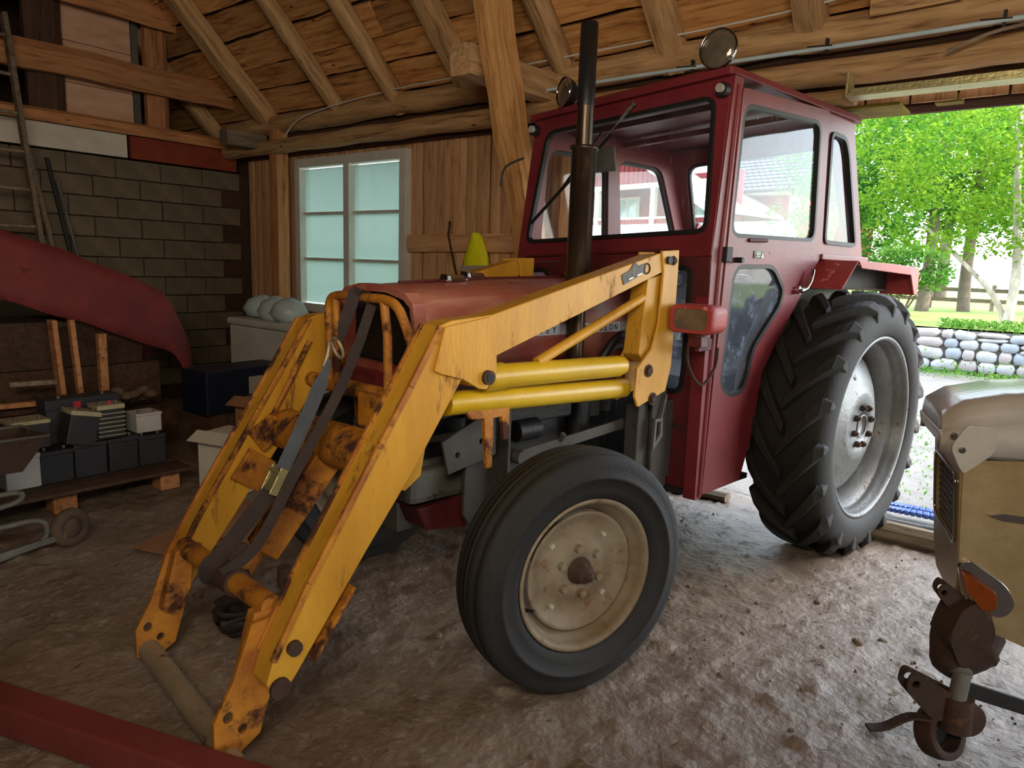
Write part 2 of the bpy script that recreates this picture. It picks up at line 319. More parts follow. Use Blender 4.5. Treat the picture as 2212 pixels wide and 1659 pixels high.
# ================================================================== THE BARN
FLOORM = paint('packed_earth', (138, 122, 106), (110, 92, 74), 1.6, (160, 148, 136), .54, 16, .55, 0, 1.0, 34, soft=.22, spec=.8)
YARDM = paint('gravel_yard', (112, 110, 108), (92, 90, 88), 2.2, (80, 96, 50), .60, 1.4, .9, 0, .8, 60, soft=.1)
GRASSM = paint('lawn_grass', (140, 156, 80), (110, 138, 58), 1.2, (206, 206, 130), .6, 5, .95, 0, .6, 40, soft=.2)
def grid(name, xs, ys, zf, mat, kind='structure'):
    vs = [(x, y, zf(x, y)) for y in ys for x in xs]; nx = len(xs)
    fs = [(j*nx+i, j*nx+i+1, (j+1)*nx+i+1, (j+1)*nx+i) for j in range(len(ys)-1) for i in range(nx-1)]
    mb = MB(); mb.add(vs, fs, True); o = mb.build(name, mat); tag(o, kind=kind); return o
def steps(*seg):
    out = []
    for a, b, d in seg:
        n = max(1, round((b-a)/d)); out += [a+(b-a)*i/n for i in range(n)]
    return out+[seg[-1][1]]
def fz(x, y):
    v = V((x, y, 0)); z = .012*noise.noise(v*1.3)+.009*noise.noise(v*4.3)+.007*noise.noise(v*11)
    b = noise.noise(v*17+V((5, 2, 1))); z += .034*max(0, b-.20)
    c = noise.noise(v*31+V((1, 9, 1))); z += .030*max(0, c-.22)
    return z-.006
floor = grid('floor', steps((-9.2, -4.6, .2), (-4.6, .9, .028), (.9, 6, .3)), steps((-7, .3, .3), (.3, 4.5, .028)), fz, FLOORM)
tag(floor, 'dusty packed earth floor with loose grit')
def yz(x, y):
    if y > 13.25: return .64+.03*noise.noise(V((x*.4, y*.4, 0)))+max(0, min(1, (-x-6)/6))*max(0, min(1, (y-15)/4))*1.3
    return .02*noise.noise(V((x, y, 3)))+.012*noise.noise(V((x*5, y*5, 3)))-.02
yard = grid('yard_ground', steps((-45, -6, 1.5), (-6, 3, .12), (3, 30, 1.5)), steps((4.5, 13.2, .12), (13.2, 13.3, .05), (13.3, 20, .5), (20, 70, 2.5)), lambda x, y: yz(x, y), YARDM)
lawn = grid('lawn', steps((-45, 30, 1.0)), steps((13.35, 60, .8)), lambda x, y: yz(x, y)+.03, GRASSM)

# walls
wl_ = MB(); wl_.b2((-7.4, -7, 0), (-7.02, 4.4, 2.26)); wall_left = wl_.build('wall_left', W_DARK); tag(wall_left, 'grey concrete block wall with pale boards on top', kind='structure')
mb = MB(); mb.b2((-9.3, -7, 0), (-9.15, 4.6, 7.5)); mb.b2((-9.2, -7, -.02), (-7.3, 4.5, .02)); gable = mb.build('wall_gable', W_DARK); tag(gable, kind='structure')
# blocks in courses: 0.405 x 0.178, only those in view
def block_mesh():
    mb = MB(); mb.box((0, 0, 0), (.06, .396, .168)); return mb
bproto = None
for r in range(12):
    zc = 2.265-.089-r*.1765
    if zc < .05: break
    for k in range(9):
        y = 4.14-.2-k*.405-(.2 if r % 2 else 0)
        if y < 1.0: continue
        if bproto is None:
            bproto = block_mesh().build('concrete_block', BLOCK, wall_left, .006); o = bproto
        else: o = bproto.copy(); C.objects.link(o)
        o.location = (-6.99+random.uniform(-.006, .004), y, zc); o.rotation_euler = (random.uniform(-.01, .01), 0, random.uniform(-.01, .01))
for (y0, y1, m) in ((.9, 1.95, CARDW), (1.98, 3.03, CARDW), (3.06, 4.1, BRICKR)):
    mb = MB(); mb.b2((-6.99, y0, 2.275), (-6.94, y1, 2.475)); mb.build('edge_board', m, wall_left, .004)
beam('sill_beam', (-6.92, .6, 2.53), (-6.92, 4.12, 2.53), .14, .10, W_BEAM, wall_left, .006, n=10)
beam('sill_board', (-6.86, .6, 2.495), (-6.86, 4.12, 2.495), .02, .05, W_BEAM, wall_left, .002, n=10)
mid = beam('rail_beam', (-6.82, .4, 2.965), (-6.82, 4.05, 2.965), .13, .225, W_BEAM, None, .012, n=16)
tag(mid, 'thick brown horizontal beam across the loft, its end by the first rafter', 'beam')
top_ = beam('rail_beam', (-6.80, .4, 3.56), (-6.80, 3.44, 3.54), .10, .24, W_BEAM, None, .012, n=14)
tag(top_, 'short brown beam highest above the loft posts', 'beam')
for (y0, y1, z1, lab) in ((2.28, 2.56, 3.9, 'dark ochre loft post left of the pale panels'), (3.24, 3.44, 3.9, 'brown loft post right of the pale panels')):
    p = beam('loft_post', (-7.0, (y0+y1)/2, 2.58), (-7.0, (y0+y1)/2, z1), (y1-y0), .16, W_BEAM if y0 > 3 else W_DARK, None, .004, up=(1, 0, 0), n=6); tag(p, lab, 'post', 'loft posts')
pw = empty('panel_wall', (-7.1, 2.86, 2.6), 0, 'pale painted boarding between the two loft posts', 'boarding')
for i, (z0, z1) in enumerate(((2.60, 2.86), (2.865, 3.2), (3.205, 3.52), (3.525, 3.70))):
    mb = MB(); mb.b2((0, -.30, z0-2.6), (.03, .30, z1-2.6)); mb.build('panel_board', PANELW, pw, .003)
mb = MB(); mb.b2((0, .305, 0), (.035, .365, 1.1)); mb.build('edge_strip', GREY, pw)
# loft clutter: something red and white in the dark
mb = MB(); mb.tube([(-7.5, 1.7, 3.2), (-7.5, 2.2, 3.05)], .03, 8); o = mb.build('red_pole', RED); tag(o, 'red rod lying in the dark loft', 'rod')
lo_ = MB(); lo_.b2((-9.1, -7, 2.48), (-7.1, 4.3, 2.56)); o = lo_.build('loft_floor', W_DARK); tag(o, kind='structure')

# back wall: vertical planks x -6.9 .. -2.85 at Y 4.24, window x -6.0..-4.62, z .95..2.32
wb = MB(); wy = 4.28
for (a, b) in (((-9.3, 0), (-6.08, 2.9)), ((-4.52, 0), (-2.86, 2.9)), ((-6.08, 0), (-4.52, .92)), ((-6.08, 2.36), (-4.52, 2.9)), ((3.4, 0), (6.0, 2.9))):
    wb.b2((a[0], wy, a[1]), (b[0], wy+.04, b[1]))
wall_back = wb.build('wall_back', W_DARK); tag(wall_back, 'brown vertical plank wall beside the barn opening', kind='structure')
x = -6.98
while x < -2.92:
    w = random.choice((.11, .14, .15, .16, .17, .20)); x1 = min(x+w, -2.88)
    segs = [(0.0, 2.5)]
    if x1 > -6.06 and x < -4.54: segs = [(0.0, .95), (2.33, 2.5)]
    for (z0, z1) in segs:
        beam('plank', ((x+x1)/2, 4.262+random.uniform(-.005, .005), z0), ((x+x1)/2+random.uniform(-.006, .006), 4.262, z1), (x1-x)-.006, .024, W_WALL, wall_back, .0015, up=(0, -1, 0), n=1)
    x = x1
beam('nailing_rail', (-4.5, 4.215, 1.585), (-2.9, 4.215, 1.60), .05, .14, W_WALL, wall_back, .005, n=10)
nr = beam('upper_rail', (-3.35, 4.215, 2.19), (-2.9, 4.215, 2.16), .04, .16, W_WALL, wall_back, .004, n=5)
# window
win = empty('window_1', (-5.3, 4.26, .92)); tag(win, 'dusty barn window with pale light behind', kind='structure')
for (x0, x1, z0, z1) in ((-.78, -.70, 0, 1.44), (.70, .78, 0, 1.44), (-.70, .70, 0, .08), (-.70, .70, 1.36, 1.44), (-.04, .04, .08, 1.36)):
    mb = MB(); mb.b2((x0, -.07, z0), (x1, .05, z1)); mb.build('window_frame', WHITE, win, .004)
for sx in (-1, 1):
    for k in range(3):
        z0 = .08+k*.427; x0, x1 = (-.70, -.04) if sx < 0 else (.04, .70)
        mb = MB(); mb.add([(x0, 0, z0+.01), (x1, 0, z0+.01), (x1, 0, z0+.415), (x0, 0, z0+.415)], [(0, 1, 2, 3)]); mb.build('pane', GLASSW, win)
        if k: mb = MB(); mb.b2((x0, -.03, z0-.012), (x1, .02, z0+.012)); mb.build('glazing_bar', WHITE, win)
# jamb posts of the opening
for (x0, lab) in ((-2.96, 'square timber door post at the left side of the barn opening'), (3.3, 'square timber door post outside the frame')):
    p = beam('door_post', (x0, 4.24, 0), (x0, 4.24, 2.5), .18, .16, W_POST if x0 < 0 else W_GREY, None, .003, up=(0, 1, 0), n=6)
    tag(p, kind='structure')
# wall plates: two long logs
lg1 = beam('plate_log', (-6.9, 4.06, 2.66), (4.5, 4.06, 2.68), .19, .165, W_RAFT, None, .014, n=46, rnd=.85); tag(lg1, 'upper round log of the wall plate, carrying the rafter feet', 'log')
lg2 = beam('plate_log', (-6.9, 3.99, 2.45), (4.5, 3.99, 2.46), .15, .13, W_RAFT, None, .010, n=46, rnd=.85, seed=3); tag(lg2, 'lower round log of the wall plate, just under the upper one', 'log')
mb = MB(); mb.b2((-7.2, 4.16, 2.4), (4.6, 4.3, 2.9)); o = mb.build('trim_1', W_DARK); tag(o, kind='structure')
# header construction over the opening
hb = beam('header_beam', (-2.8, 3.98, 2.325), (-1.02, 3.98, 2.325), .12, .075, W_RAFT, None, .006, n=24, seed=5); tag(hb, 'flat planed header beam above the cab roof, ending at the door track', 'beam')
for k in range(16):
    x0 = -1.55+k*.21
    o = beam('plank', (x0, 4.2, 2.31), (x0, 4.2, 2.46), .20, .02, W_WALL, wall_back, .001, up=(0, -1, 0))
hb2 = beam('outer_lintel', (-2.9, 4.46, 2.36), (3.4, 4.46, 2.36), .1, .10, W_DARK, None, .004, n=12); tag(hb2, 'dark outer lintel above the opening', 'beam')
mb = MB()
vs = []; n = 40
for i in range(n+1):
    x0 = -3.2+7*i/n
    for (yy, zz) in ((4.70, 2.46), (4.74, 2.43), (4.76, 2.385), (4.70, 2.355), (4.58, 2.36)): vs.append((x0, yy+random.uniform(-.008, .008), zz+random.uniform(-.008, .008)))
mb.add(vs, [(i*5+j, i*5+j+1, i*5+j+6, i*5+j+5) for i in range(n) for j in range(4)], True)
o = mb.build('eave_sheet', GREY); so = o.modifiers.new('s', 'SOLIDIFY'); so.thickness = .004; tag(o, 'crumpled grey metal sheet along the outer eave', 'sheet')
mb = MB(); mb.tube(smooth_path([(-2.95, 3.86, 2.545), (-2.2, 3.86, 2.55), (-1.0, 3.86, 2.545), (0, 3.86, 2.55), (2, 3.86, 2.55)], 3), .011, 10)
cond = mb.build('conduit', PLAST); tag(cond, 'thin pale conduit pipe clipped along the wall plate', 'pipe')
for x0 in (-1.86, -1.15, -.42):
    m2 = MB(); m2.box((x0, 3.87, 2.555), (.012, .03, .07)); m2.tube([(x0-.09, 3.85, 2.56), (x0+.03, 3.85, 2.55)], .0035, 6); m2.build('pipe_clip', IRON, cond)
mb = MB(); mb.b2((-1.02, 3.78, 2.285), (1.6, 3.90, 2.30)); mb.b2((-1.02, 3.78, 2.30), (-1.01, 3.90, 2.40)); mb.b2((-1.0, 3.78, 2.295), (1.6, 3.785, 2.32))
o = mb.build('door_track', ZINC, None, .002); tag(o, 'shiny metal sliding door track under the header', 'track')
mb = MB(); mb.b2((-1.1, 4.1, 2.29), (-.84, 4.38, 2.305)); mb.b2((-.72, 4.30, 2.32), (-.60, 4.38, 2.36)); o = mb.build('mossy_board', paint('mossy', (150, 140, 40), (110, 96, 40), 6, None, rough=.9)); tag(o, 'yellow-green mossy board above the door track', 'board')
pb = beam('patch_board', (-.98, 3.915, 2.735), (-.60, 3.915, 2.745), .022, .13, W_RAFT, None, .002, n=3); tag(pb, 'short brown board nailed on the upper log near the top right', 'board')
# cable along upper log
mb = MB(); mb.tube(smooth_path([(-5.8, 3.9, 2.5), (-5.5, 3.92, 2.66), (-4.4, 3.93, 2.745), (-3, 3.93, 2.75), (-1.6, 3.93, 2.765), (-.9, 3.93, 2.80), (.2, 3.93, 2.82)], 5), .006, 6); o = mb.build('cable', WHITE); tag(o, 'thin pale cable sagging along the upper log', 'cable')
mb = MB(); mb.tube(smooth_path([(-.62, 3.82, 2.44), (-.42, 3.82, 2.50), (-.1, 3.82, 2.52), (.3, 3.8, 2.53)], 5), .008, 6); o = mb.build('cable', W_GREY); tag(o, 'short brown cable looping by the last pipe clip', 'cable')

# roof: rafters and boards, slope 44 deg rising towards the camera
SL = radians(44.2); ey, ez = 4.12, 2.62
def rp(x, s, off=0): return V((x, ey-s*cos(SL)+off*sin(SL), ez+s*sin(SL)+off*cos(SL)))
RL = ['first rafter from the left, squared, foot at the corner post', 'second rafter from the left, round and pale', 'third rafter from the left, round with a knot hole',
      'fourth rafter from the left, squared, behind the tie beam end', 'fifth rafter from the left, round and grey, by the exhaust stack', 'sixth rafter from the left, split at its foot', 'seventh rafter from the left, above the round work lamp']
for i, x0 in enumerate((-6.24, -5.19, -4.46, -3.69, -2.84, -2.07, -1.28)):
    rn = (.15, .7, .8, .3, .8, .35, .3)[i]; w = (.15, .13, .14, .14, .15, .15, .15)[i]
    o = beam('rafter', rp(x0, .02), rp(x0+.02, 7.6), w, w, W_RAFT, None, .010, n=30, rnd=rn, seed=i, up=(0, .7, .7)); tag(o, RL[i], 'rafter', 'roof rafters')
for i, x0 in enumerate((-7.25, -.5, .3, 1.1, 1.9)):
    o = beam('rafter', rp(x0, .02), rp(x0+.02, 7.6), .14, .14, W_RAFT, None, .010, n=20, rnd=.5, seed=i+20, up=(0, .7, .7)); tag(o, ('rafter left of the first one, over the dark loft', 'rafter near the right top corner, behind the plate', 'second rafter past the right frame edge', 'third rafter past the right frame edge', 'last rafter at the far right of the barn')[i], 'rafter', 'roof rafters')
o = beam('rafter_strut', (-6.33, 3.62, 2.50), (-6.33, 4.02, 2.50), .14, .14, W_GREY, None, .008, n=5, rnd=.2); tag(o, 'short grey beam stub at the corner under the first rafter', 'beam')
o = beam('corner_post', (-6.12, 4.05, .0), (-6.12, 4.05, 2.62), .13, .13, W_BEAM, None, .006, n=8, rnd=.2, up=(0, 1, 0)); tag(o, 'brown corner post beneath the first rafter foot', 'post')
rf = MB()
a, b = rp(-9.4, -.42, .16), rp(-9.4, 8.1, .16); c_, d_ = rp(6.0, 8.1, .16), rp(6.0, -.42, .16); e_ = V((0, .10, .10))
rf.add([a, b, c_, d_, a+e_, b+e_, c_+e_, d_+e_], [(0, 1, 2, 3), (4, 5, 6, 7), (0, 1, 5, 4), (1, 2, 6, 5), (2, 3, 7, 6), (3, 0, 4, 7)])
yr, zr = b.y, b.z; rf.add([(-9.4, yr, zr), (6, yr, zr), (6, yr-6, zr-5.8), (-9.4, yr-6, zr-5.8), (-9.4, yr, zr+.1), (6, yr, zr+.1), (6, yr-6, zr-5.7), (-9.4, yr-6, zr-5.7)], [(0, 1, 2, 3), (4, 5, 6, 7), (2, 3, 7, 6)])
ceiling = rf.build('ceiling', W_DARK); tag(ceiling, 'steep board roof seen from below', kind='structure')
rngb = random.Random(3)
s = -.25; row = 0
while s < 6.6:
    wd_ = rngb.choice((.19, .21, .23, .25)); xx = -9.2+rngb.uniform(0, 1.2)
    while xx < 3.4:
        L = rngb.uniform(2.4, 4.2); x1 = min(xx+L, 3.8); n = max(6, int((x1-xx)/.14)); ph = rngb.uniform(0, 50)
        mb = MB(); lo = []; hi = []
        for k in range(n+1):
            t = (x1-xx)*k/n; wv = .03*noise.noise(V((t*1.6+ph, 0, 0)))+.018*noise.noise(V((t*6+ph, 0, 0)))
            lo.append((t, -wd_/2+wv, 0)); hi.append((t, wd_/2-.012+.5*wv, 0))
        th = .035
        vs = []
        for k in range(n+1):
            for (p, dz) in ((lo[k], -.0), (hi[k], -.012), (hi[k], th), (lo[k], th)): vs.append((p[0], p[1], dz+p[2]))
        fs = []
        for k in range(n):
            for j in range(4): fs.append((k*4+j, k*4+(j+1) % 4, k*4+4+(j+1) % 4, k*4+4+j))
        mb.add(vs, fs); mb.add(vs[:4], [(0, 1, 2, 3)]); mb.add(vs[-4:], [(0, 1, 2, 3)])
        o = mb.build('roof_board', W_ROOF, ceiling)
        ax = V((1, 0, 0)); ay = V((0, cos(SL), -sin(SL))); az = ax.cross(ay)
        tl = rngb.uniform(-.02, .16); rt = Matrix((ax, ay, az)).transposed()@Matrix.Rotation(-tl, 3, 'X')
        Mx = rt.to_4x4(); P = rp(xx, s, .10+rngb.uniform(-.006, .01)); Mx.translation = P; o.matrix_local = Mx
        xx = x1+.006
    s += wd_*1.0+.012; row += 1
# leaning strut and tie beam in the middle
o = beam('tie_beam', (-2.93, 3.13, 2.575), (-2.93, 4.02, 2.575), .16, .18, W_RAFT, None, .008, n=6, rnd=.28, seed=9); tag(o, 'short squared tie beam with a dark sawn end, crossing the leaning strut', 'beam')
st = beam('leaning_strut', (-2.74, 4.12, .05), (-2.74, 2.35, 5.2), .17, .15, W_POST, None, .014, n=24, rnd=.25, seed=4, up=(1, 0, 0)); tag(st, 'pale orange rough-hewn strut leaning up to the roof in the middle', 'strut')
# other walls, never in view: front wall with gates, right wall with a doorway
mb = MB(); mb.b2((-9.2, -7.1, 0), (6, -7, 3.4)); o = mb.build('wall_front', W_DARK); tag(o, kind='structure')
mb = MB(); mb.b2((5.9, -7, 0), (6, -2.2, 4)); mb.b2((5.9, -.2, 0), (6, 4.4, 3)); mb.b2((5.9, -7, 2.4), (6, 4.4, 8.6)); o = mb.build('wall_right', W_DARK); tag(o, kind='structure')
# threshold
o = beam('threshold_beam', (-.95, 4.27, .045), (1.5, 4.27, .05), .10, .11, W_GREY, None, .003, n=8); tag(o, 'grey threshold timber lying across the barn opening', 'timber')
o = beam('threshold_beam', (-2.9, 4.27, .02), (-1.6, 4.27, .02), .10, .06, W_GREY, None, .003, n=6); tag(o, 'low threshold timber hidden under the tractor', 'timber')
# ================================================================== THE TRACTOR  (local x forward, y to its left, z up)
TX, TY, TA = -1.6457, 4.0918, -1.722
T = empty('tractor', (TX, TY, 0), TA, 'red cab tractor with a yellow front loader, standing in the barn opening', 'tractor')
def hexbolt(mb, c, ax, r=.012, h=.010, washer=True):
    c = V(c); ax = V(ax).normalized()
    if washer: mb.tube([c, c+ax*.003], r*1.5, 16)
    mb.tube([c+ax*.002, c+ax*h], r, 6)
def shear(p): return V((p.x, p.y, p.z+.05*(p.y-.52)))

# ---- wheels
def front_wheel(cy, sgn, steer):
    g = MB(); s = sgn
    g.lathe([(r, s*y) for r, y in ((.256, .066), (.266, .078), (.262, .083), (.250, .076), (.243, .060), (.236, .040), (.212, .020), (.206, -.02), (.23, -.045), (.243, -.06), (.25, -.076), (.262, -.083), (.266, -.078), (.256, -.066))], n=64, closed=True)
    w = g.build('front_wheel', RIM, T, loc=(2.065, cy, .425), rot=(0, 0, steer)); w['label'] = 'rusty beige front rim'
    t = MB(); pr = [(.262, .070), (.275, .086), (.30, .096), (.335, .100), (.336, .103), (.345, .103), (.347, .099), (.375, .095), (.398, .086), (.407, .080), (.4125, .070), (.4135, .056), (.407, .051), (.407, .046), (.4175, .041), (.4195, .020), (.420, .012), (.411, .008), (.411, -.008), (.420, -.012)]
    pr = pr+[(r, -y) for r, y in reversed(pr)]; u = []
    for q in pr:
        if not u or (V(q)-V(u[-1])).length > 1e-4: u.append(q)
    t.lathe([(r, s*y) for r, y in u], n=96, closed=True); t.build('tyre', RUB, w)
    d = MB(); d.lathe([(.207, s*.030), (.212, s*.036), (.206, s*.041), (.196, s*.036), (.178, s*.020), (.150, s*.014), (.118, s*.018), (.098, s*.030), (.085, s*.033), (.062, s*.033), (.058, s*.030), (.001, s*.030)], n=64); d.build('wheel_disc', RIM, w)
    for k in range(6):
        a = 2*pi*k/6+.4; nb = MB(); nb.tube([(.082*cos(a), s*.028, .082*sin(a)), (.082*cos(a), s*.050, .082*sin(a))], [.017, .013], 8); nb.build('wheel_nut', RIM, w)
    cl = MB()
    for k in range(4):
        a = 2*pi*k/4+.75; cl.box((.150*cos(a), s*.022, .150*sin(a)), (.013, .012, .018), (0, -a, 0))
    cl.build('rim_clip', SILVER, w)
    h = MB(); h.lathe([(.048, s*.030), (.046, s*.038), (.034, s*.044), (.033, s*.070), (.024, s*.078), (.016, s*.080), (.015, s*.098), (.001, s*.100)], n=24); h.build('hub', RUST, w)
    v = MB(); v.tube([(.225, s*.045, -.085), (.21, s*.085, -.075)], .006, 8); v.build('valve', BLACK, w)
    return w
front_wheel(.725, 1, -.2107); front_wheel(-.66, -1, -.2107)
def rear_wheel(cy, sgn):
    s = sgn; g = MB()
    g.lathe([(r, s*y) for r, y in ((.468, .150), (.476, .162), (.470, .170), (.458, .166), (.452, .150), (.448, .125), (.438, .112), (.442, .100), (.434, .090), (.405, .055), (.400, -.06), (.44, -.10), (.452, -.15), (.47, -.17), (.476, -.16), (.462, -.145))], n=80, closed=True)
    w = g.build('rear_wheel', RIMR, T, loc=(0, cy, .671)); w['label'] = 'speckled silver rear rim'
    t = MB(); pr = [(.468, .150), (.480, .172), (.505, .184), (.545, .190), (.590, .182), (.622, .168), (.638, .150), (.646, .12), (.650, .06), (.651, 0)]
    pr = pr+[(r, -y) for r, y in reversed(pr[:-1])]; t.lathe([(r, s*y) for r, y in pr], n=96, closed=True)
    HW = .155; NL = 19
    def rad(y):
        y = abs(y)
        return .651 if y < .06 else .650-(y-.06)*.05 if y < .12 else .646-(y-.12)*.32
    for side in (1, -1):
        for k in range(NL):
            th0 = 2*pi*(k+(.5 if side < 0 else 0))/NL; secs = []
            N = 7
            for i in range(N+1):
                q = i/N; y = side*(-.012+q*(HW+.012+.006)); th = th0-q*.36*s*(1) ; rb = rad(y)-.012; hgt = .054 if q < .95 else .050
                wb_, wt = .034+.020*q, .024+.017*q
                dth = 1/.66
                secs.append([(rb, y, th-wb_*dth), (rb, y, th+wb_*dth), (rb+hgt+.0, y, th+wt*dth), (rb+hgt, y, th-wt*dth)])
            y = side*(HW+.030); th = th0-.36*s-.02*s; rb = .600; secs.append([(rb, side*.168, th-.052), (rb, side*.168, th+.052), (.632, side*.194, th+.034), (.632, side*.194, th-.034)])
            y = side*.18; rb = .560; secs.append([(rb, side*.180, th-.026), (rb, side*.180, th+.026), (rb+.012, side*.189, th+.014), (rb+.012, side*.189, th-.014)])
            vs = [V((r*sin(a), s*yy, r*cos(a))) for sec in secs for (r, yy, a) in sec]; m = len(secs)
            fs = [(i*4+j, i*4+(j+1) % 4, i*4+4+(j+1) % 4, i*4+4+j) for i in range(m-1) for j in range(4)]+[(0, 1, 2, 3), (m*4-4, m*4-3, m*4-2, m*4-1)]
            t.add(vs, fs, False)
    t.build('tyre', RUB, w, .006)
    d = MB(); d.lathe([(.404, s*-.035), (.395, s*-.03), (.375, s*.0), (.36, s*.02), (.30, s*.055), (.24, s*.080), (.215, s*.086), (.185, s*.102), (.17, s*.106), (.075, s*.106), (.074, s*.095), (.001, s*.095)], n=64); d.build('wheel_disc', RIMR, w)
    r = MB(); r.tube([(.058*sin(2*pi*k/28), s*.108, .058*cos(2*pi*k/28)) for k in range(28)], .0055, 8, closed=True); r.build('hub_ring', RIMR, w)
    for k in range(8):
        a = 2*pi*k/8+.25; nb = MB(); c = V((.102*sin(a), s*.106, .102*cos(a))); nb.tube([c, c+V((0, s*.018, 0))], .0165, 6); nb.tube([c, c+V((0, s*.028, 0))], .009, 8); nb.build('wheel_nut', RUST, w)
    return w
rear_wheel(.735, 1); rear_wheel(-.735, -1)

# ---- hood: faceted sheet-metal bonnet
def section(x, hw, zt, zc, zb, zs):
    return [(x, -hw, zb), (x, -hw-.004, zs), (x, -hw+.02, zt-.03), (x, -hw+.07, zt-.004), (x, -.09, zc), (x, .09, zc), (x, hw-.07, zt-.004), (x, hw-.02, zt-.03), (x, hw+.004, zs), (x, hw, zb)]
def skin(secs, th=.008, mb=None):
    mb = mb or MB(); n = len(secs[0]); vs = [p for s_ in secs for p in s_]
    mb.add(vs, [(i*n+j, i*n+j+1, (i+1)*n+j+1, (i+1)*n+j) for i in range(len(secs)-1) for j in range(n-1)], True); return mb
hd = skin([section(2.40, .248, 1.322, 1.338, 1.135, 1.20), section(2.30, .252, 1.338, 1.352, 1.07, 1.20), section(1.9, .258, 1.356, 1.372, 1.062, 1.20), section(1.5, .262, 1.368, 1.384, 1.058, 1.20), section(1.09, .265, 1.376, 1.392, 1.05, 1.2)])
hood = hd.build('hood', REDH, T, .004); m = hood.modifiers.new('s', 'SOLIDIFY'); m.thickness = .01; hood['label'] = 'faded red bonnet, its top rubbed pale'
mb = MB(); mb.bar((1.10, 0, 1.398), (1.5, 0, 1.390), .02, .008); mb.bar((1.5, 0, 1.390), (1.9, 0, 1.379), .02, .008); mb.bar((1.9, 0, 1.379), (2.3, 0, 1.359), .02, .008); mb.build('hood_seam', REDD, T, .003)
# nose frame, grille, chin
o_ = [(-.25, 1.03), (-.255, 1.15), (-.246, 1.295), (-.205, 1.33), (-.09, 1.352), (.09, 1.352), (.205, 1.33), (.246, 1.295), (.255, 1.15), (.25, 1.03)]
i_ = [(-.228, 1.062), (-.235, 1.15), (-.226, 1.28), (-.19, 1.305), (-.085, 1.325), (.085, 1.325), (.19, 1.305), (.226, 1.28), (.235, 1.15), (.228, 1.062)]
nose = MB(); nose.prism([o_, i_], lambda a, b: V((2.355, a, b)), lambda a, b: V((2.415-(1.35-b)*.10, a*1.0, b))); nose.build('nose_frame', REDH, T, .004)
gr = MB(); gr.prism([i_], lambda a, b: V((2.345, a, b)), lambda a, b: V((2.33, a, b)))
gr.build('grille', BLACK, T)
gb = MB()
for k in range(14): gb.b2((2.345, -.225+max(0, k-12)*.03, 1.072+k*.0165), (2.352, .225-max(0, k-12)*.03, 1.0765+k*.0165))
gb.build('grille_bars', IRON, T)
ch = MB(); ch.prism([(-.26, 1.03), (.26, 1.03), (.25, .965), (-.25, .965)], lambda a, b: V((2.34, a, b)), lambda a, b: V((2.42-(1.03-b)*.3, a, b))); ch.build('chin_panel', RED, T, .006)
sp = MB()
for s in (-1, 1): sp.prism([(1.10, 1.05), (2.36, 1.055), (2.34, .985), (1.75, .955), (1.10, .95)], lambda a, b: V((a, s*.262, b)), lambda a, b: V((a, s*.25, b)))
sp.build('lower_side_panel', RED, T, .003)
# filler caps (chrome)
for cx_, cy_ in ((2.12, .05), (1.42, .05), (1.9, -.10)):
    cz_ = 1.378+(1.9-cx_)*.04+.01; mb = MB(); mb.box((cx_, cy_, cz_), (.034, .05, .030), top=(.8, .8)); mb.box((cx_-.055, cy_, cz_), (.085, .044, .022), top=(.7, .6)); mb.build('hood_latch', CHROME, T, .007)
# decal strip with lettering
mb = MB(); mb.b2((1.22, .2655, 1.164), (1.98, .2675, 1.206)); strip = mb.build('name_strip', DECAL, T); strip['label'] = 'white name strip with worn black lettering'
def sideM(x, z, y=.2678): return Matrix(((-1, 0, 0, x), (0, 0, 1, y), (0, 1, 0, z), (0, 0, 0, 1)))
for k, chh in enumerate('MASSEY'): text_mesh('letter', chh, .036, INK, strip, sideM(1.925-k*.036, 1.172), sx=.9)
for k, chh in enumerate('FERGUSON'): text_mesh('letter', chh, .036, INK, strip, sideM(1.592-k*.0335, 1.172), sx=.85)
mb = MB(); mb.b2((1.650, .2675, 1.184), (1.657, .2685, 1.191)); mb.build('dot', INK, strip)
mb = MB(); A = [(1.235, 1.1675), (1.312, 1.1675), (1.312, 1.2035), (1.235, 1.2035)]; B = inset(A, .002); mb.prism([A, B], lambda a, b: V((a, .2676, b)), lambda a, b: V((a, .2686, b))); mb.b2((1.284, .2676, 1.186), (1.298, .2686, 1.190)); mb.build('badge_frame', PLATE, strip)
text_mesh('digit', '3', .026, PLATE, strip, sideM(1.266, 1.179))
# ---- engine, gearbox, frame
e = MB(); e.b2((1.25, -.17, .62), (2.22, .17, 1.0)); e.b2((.25, -.15, .48), (1.3, .15, .95)); e.b2((1.35, -.13, .50), (2.1, .13, .64)); e.b2((-.25, -.30, .50), (.3, .30, .95)); e.tube([(0, -.62, .671), (0, .62, .671)], .10, 16)
e.b2((1.55, .16, .80), (2.05, .22, .9)); e.tube([(1.5, .21, .70), (1.5, .21, .88)], .05, 14); e.tube([(1.78, .23, .78), (1.9, .23, .78)], .045, 14); e.tube([(2.05, .2, .92), (2.16, .2, .92)], .06, 14)
e.build('engine', ENG, T, .01)
e = MB(); e.tube([(1.30, .20, .80), (1.30, .20, .99)], [.05, .035], 14); e.tube([(1.38, .17, .78), (1.38, .17, .96)], .045, 14); e.box((1.62, .2, .965), (.3, .10, .07)); e.tube(smooth_path([(1.42, .24, 1.02), (1.36, .28, 1.10), (1.28, .27, 1.08), (1.24, .24, .98)], 5), .016, 10); e.build('fuel_pump', GREYD, T, .004)
e = MB(); e.tube(smooth_path([(1.46, .29, 1.05), (1.40, .31, 1.135), (1.33, .31, 1.15), (1.26, .30, 1.09)], 6), .018, 10); e.build('air_hose', BLACK, T)
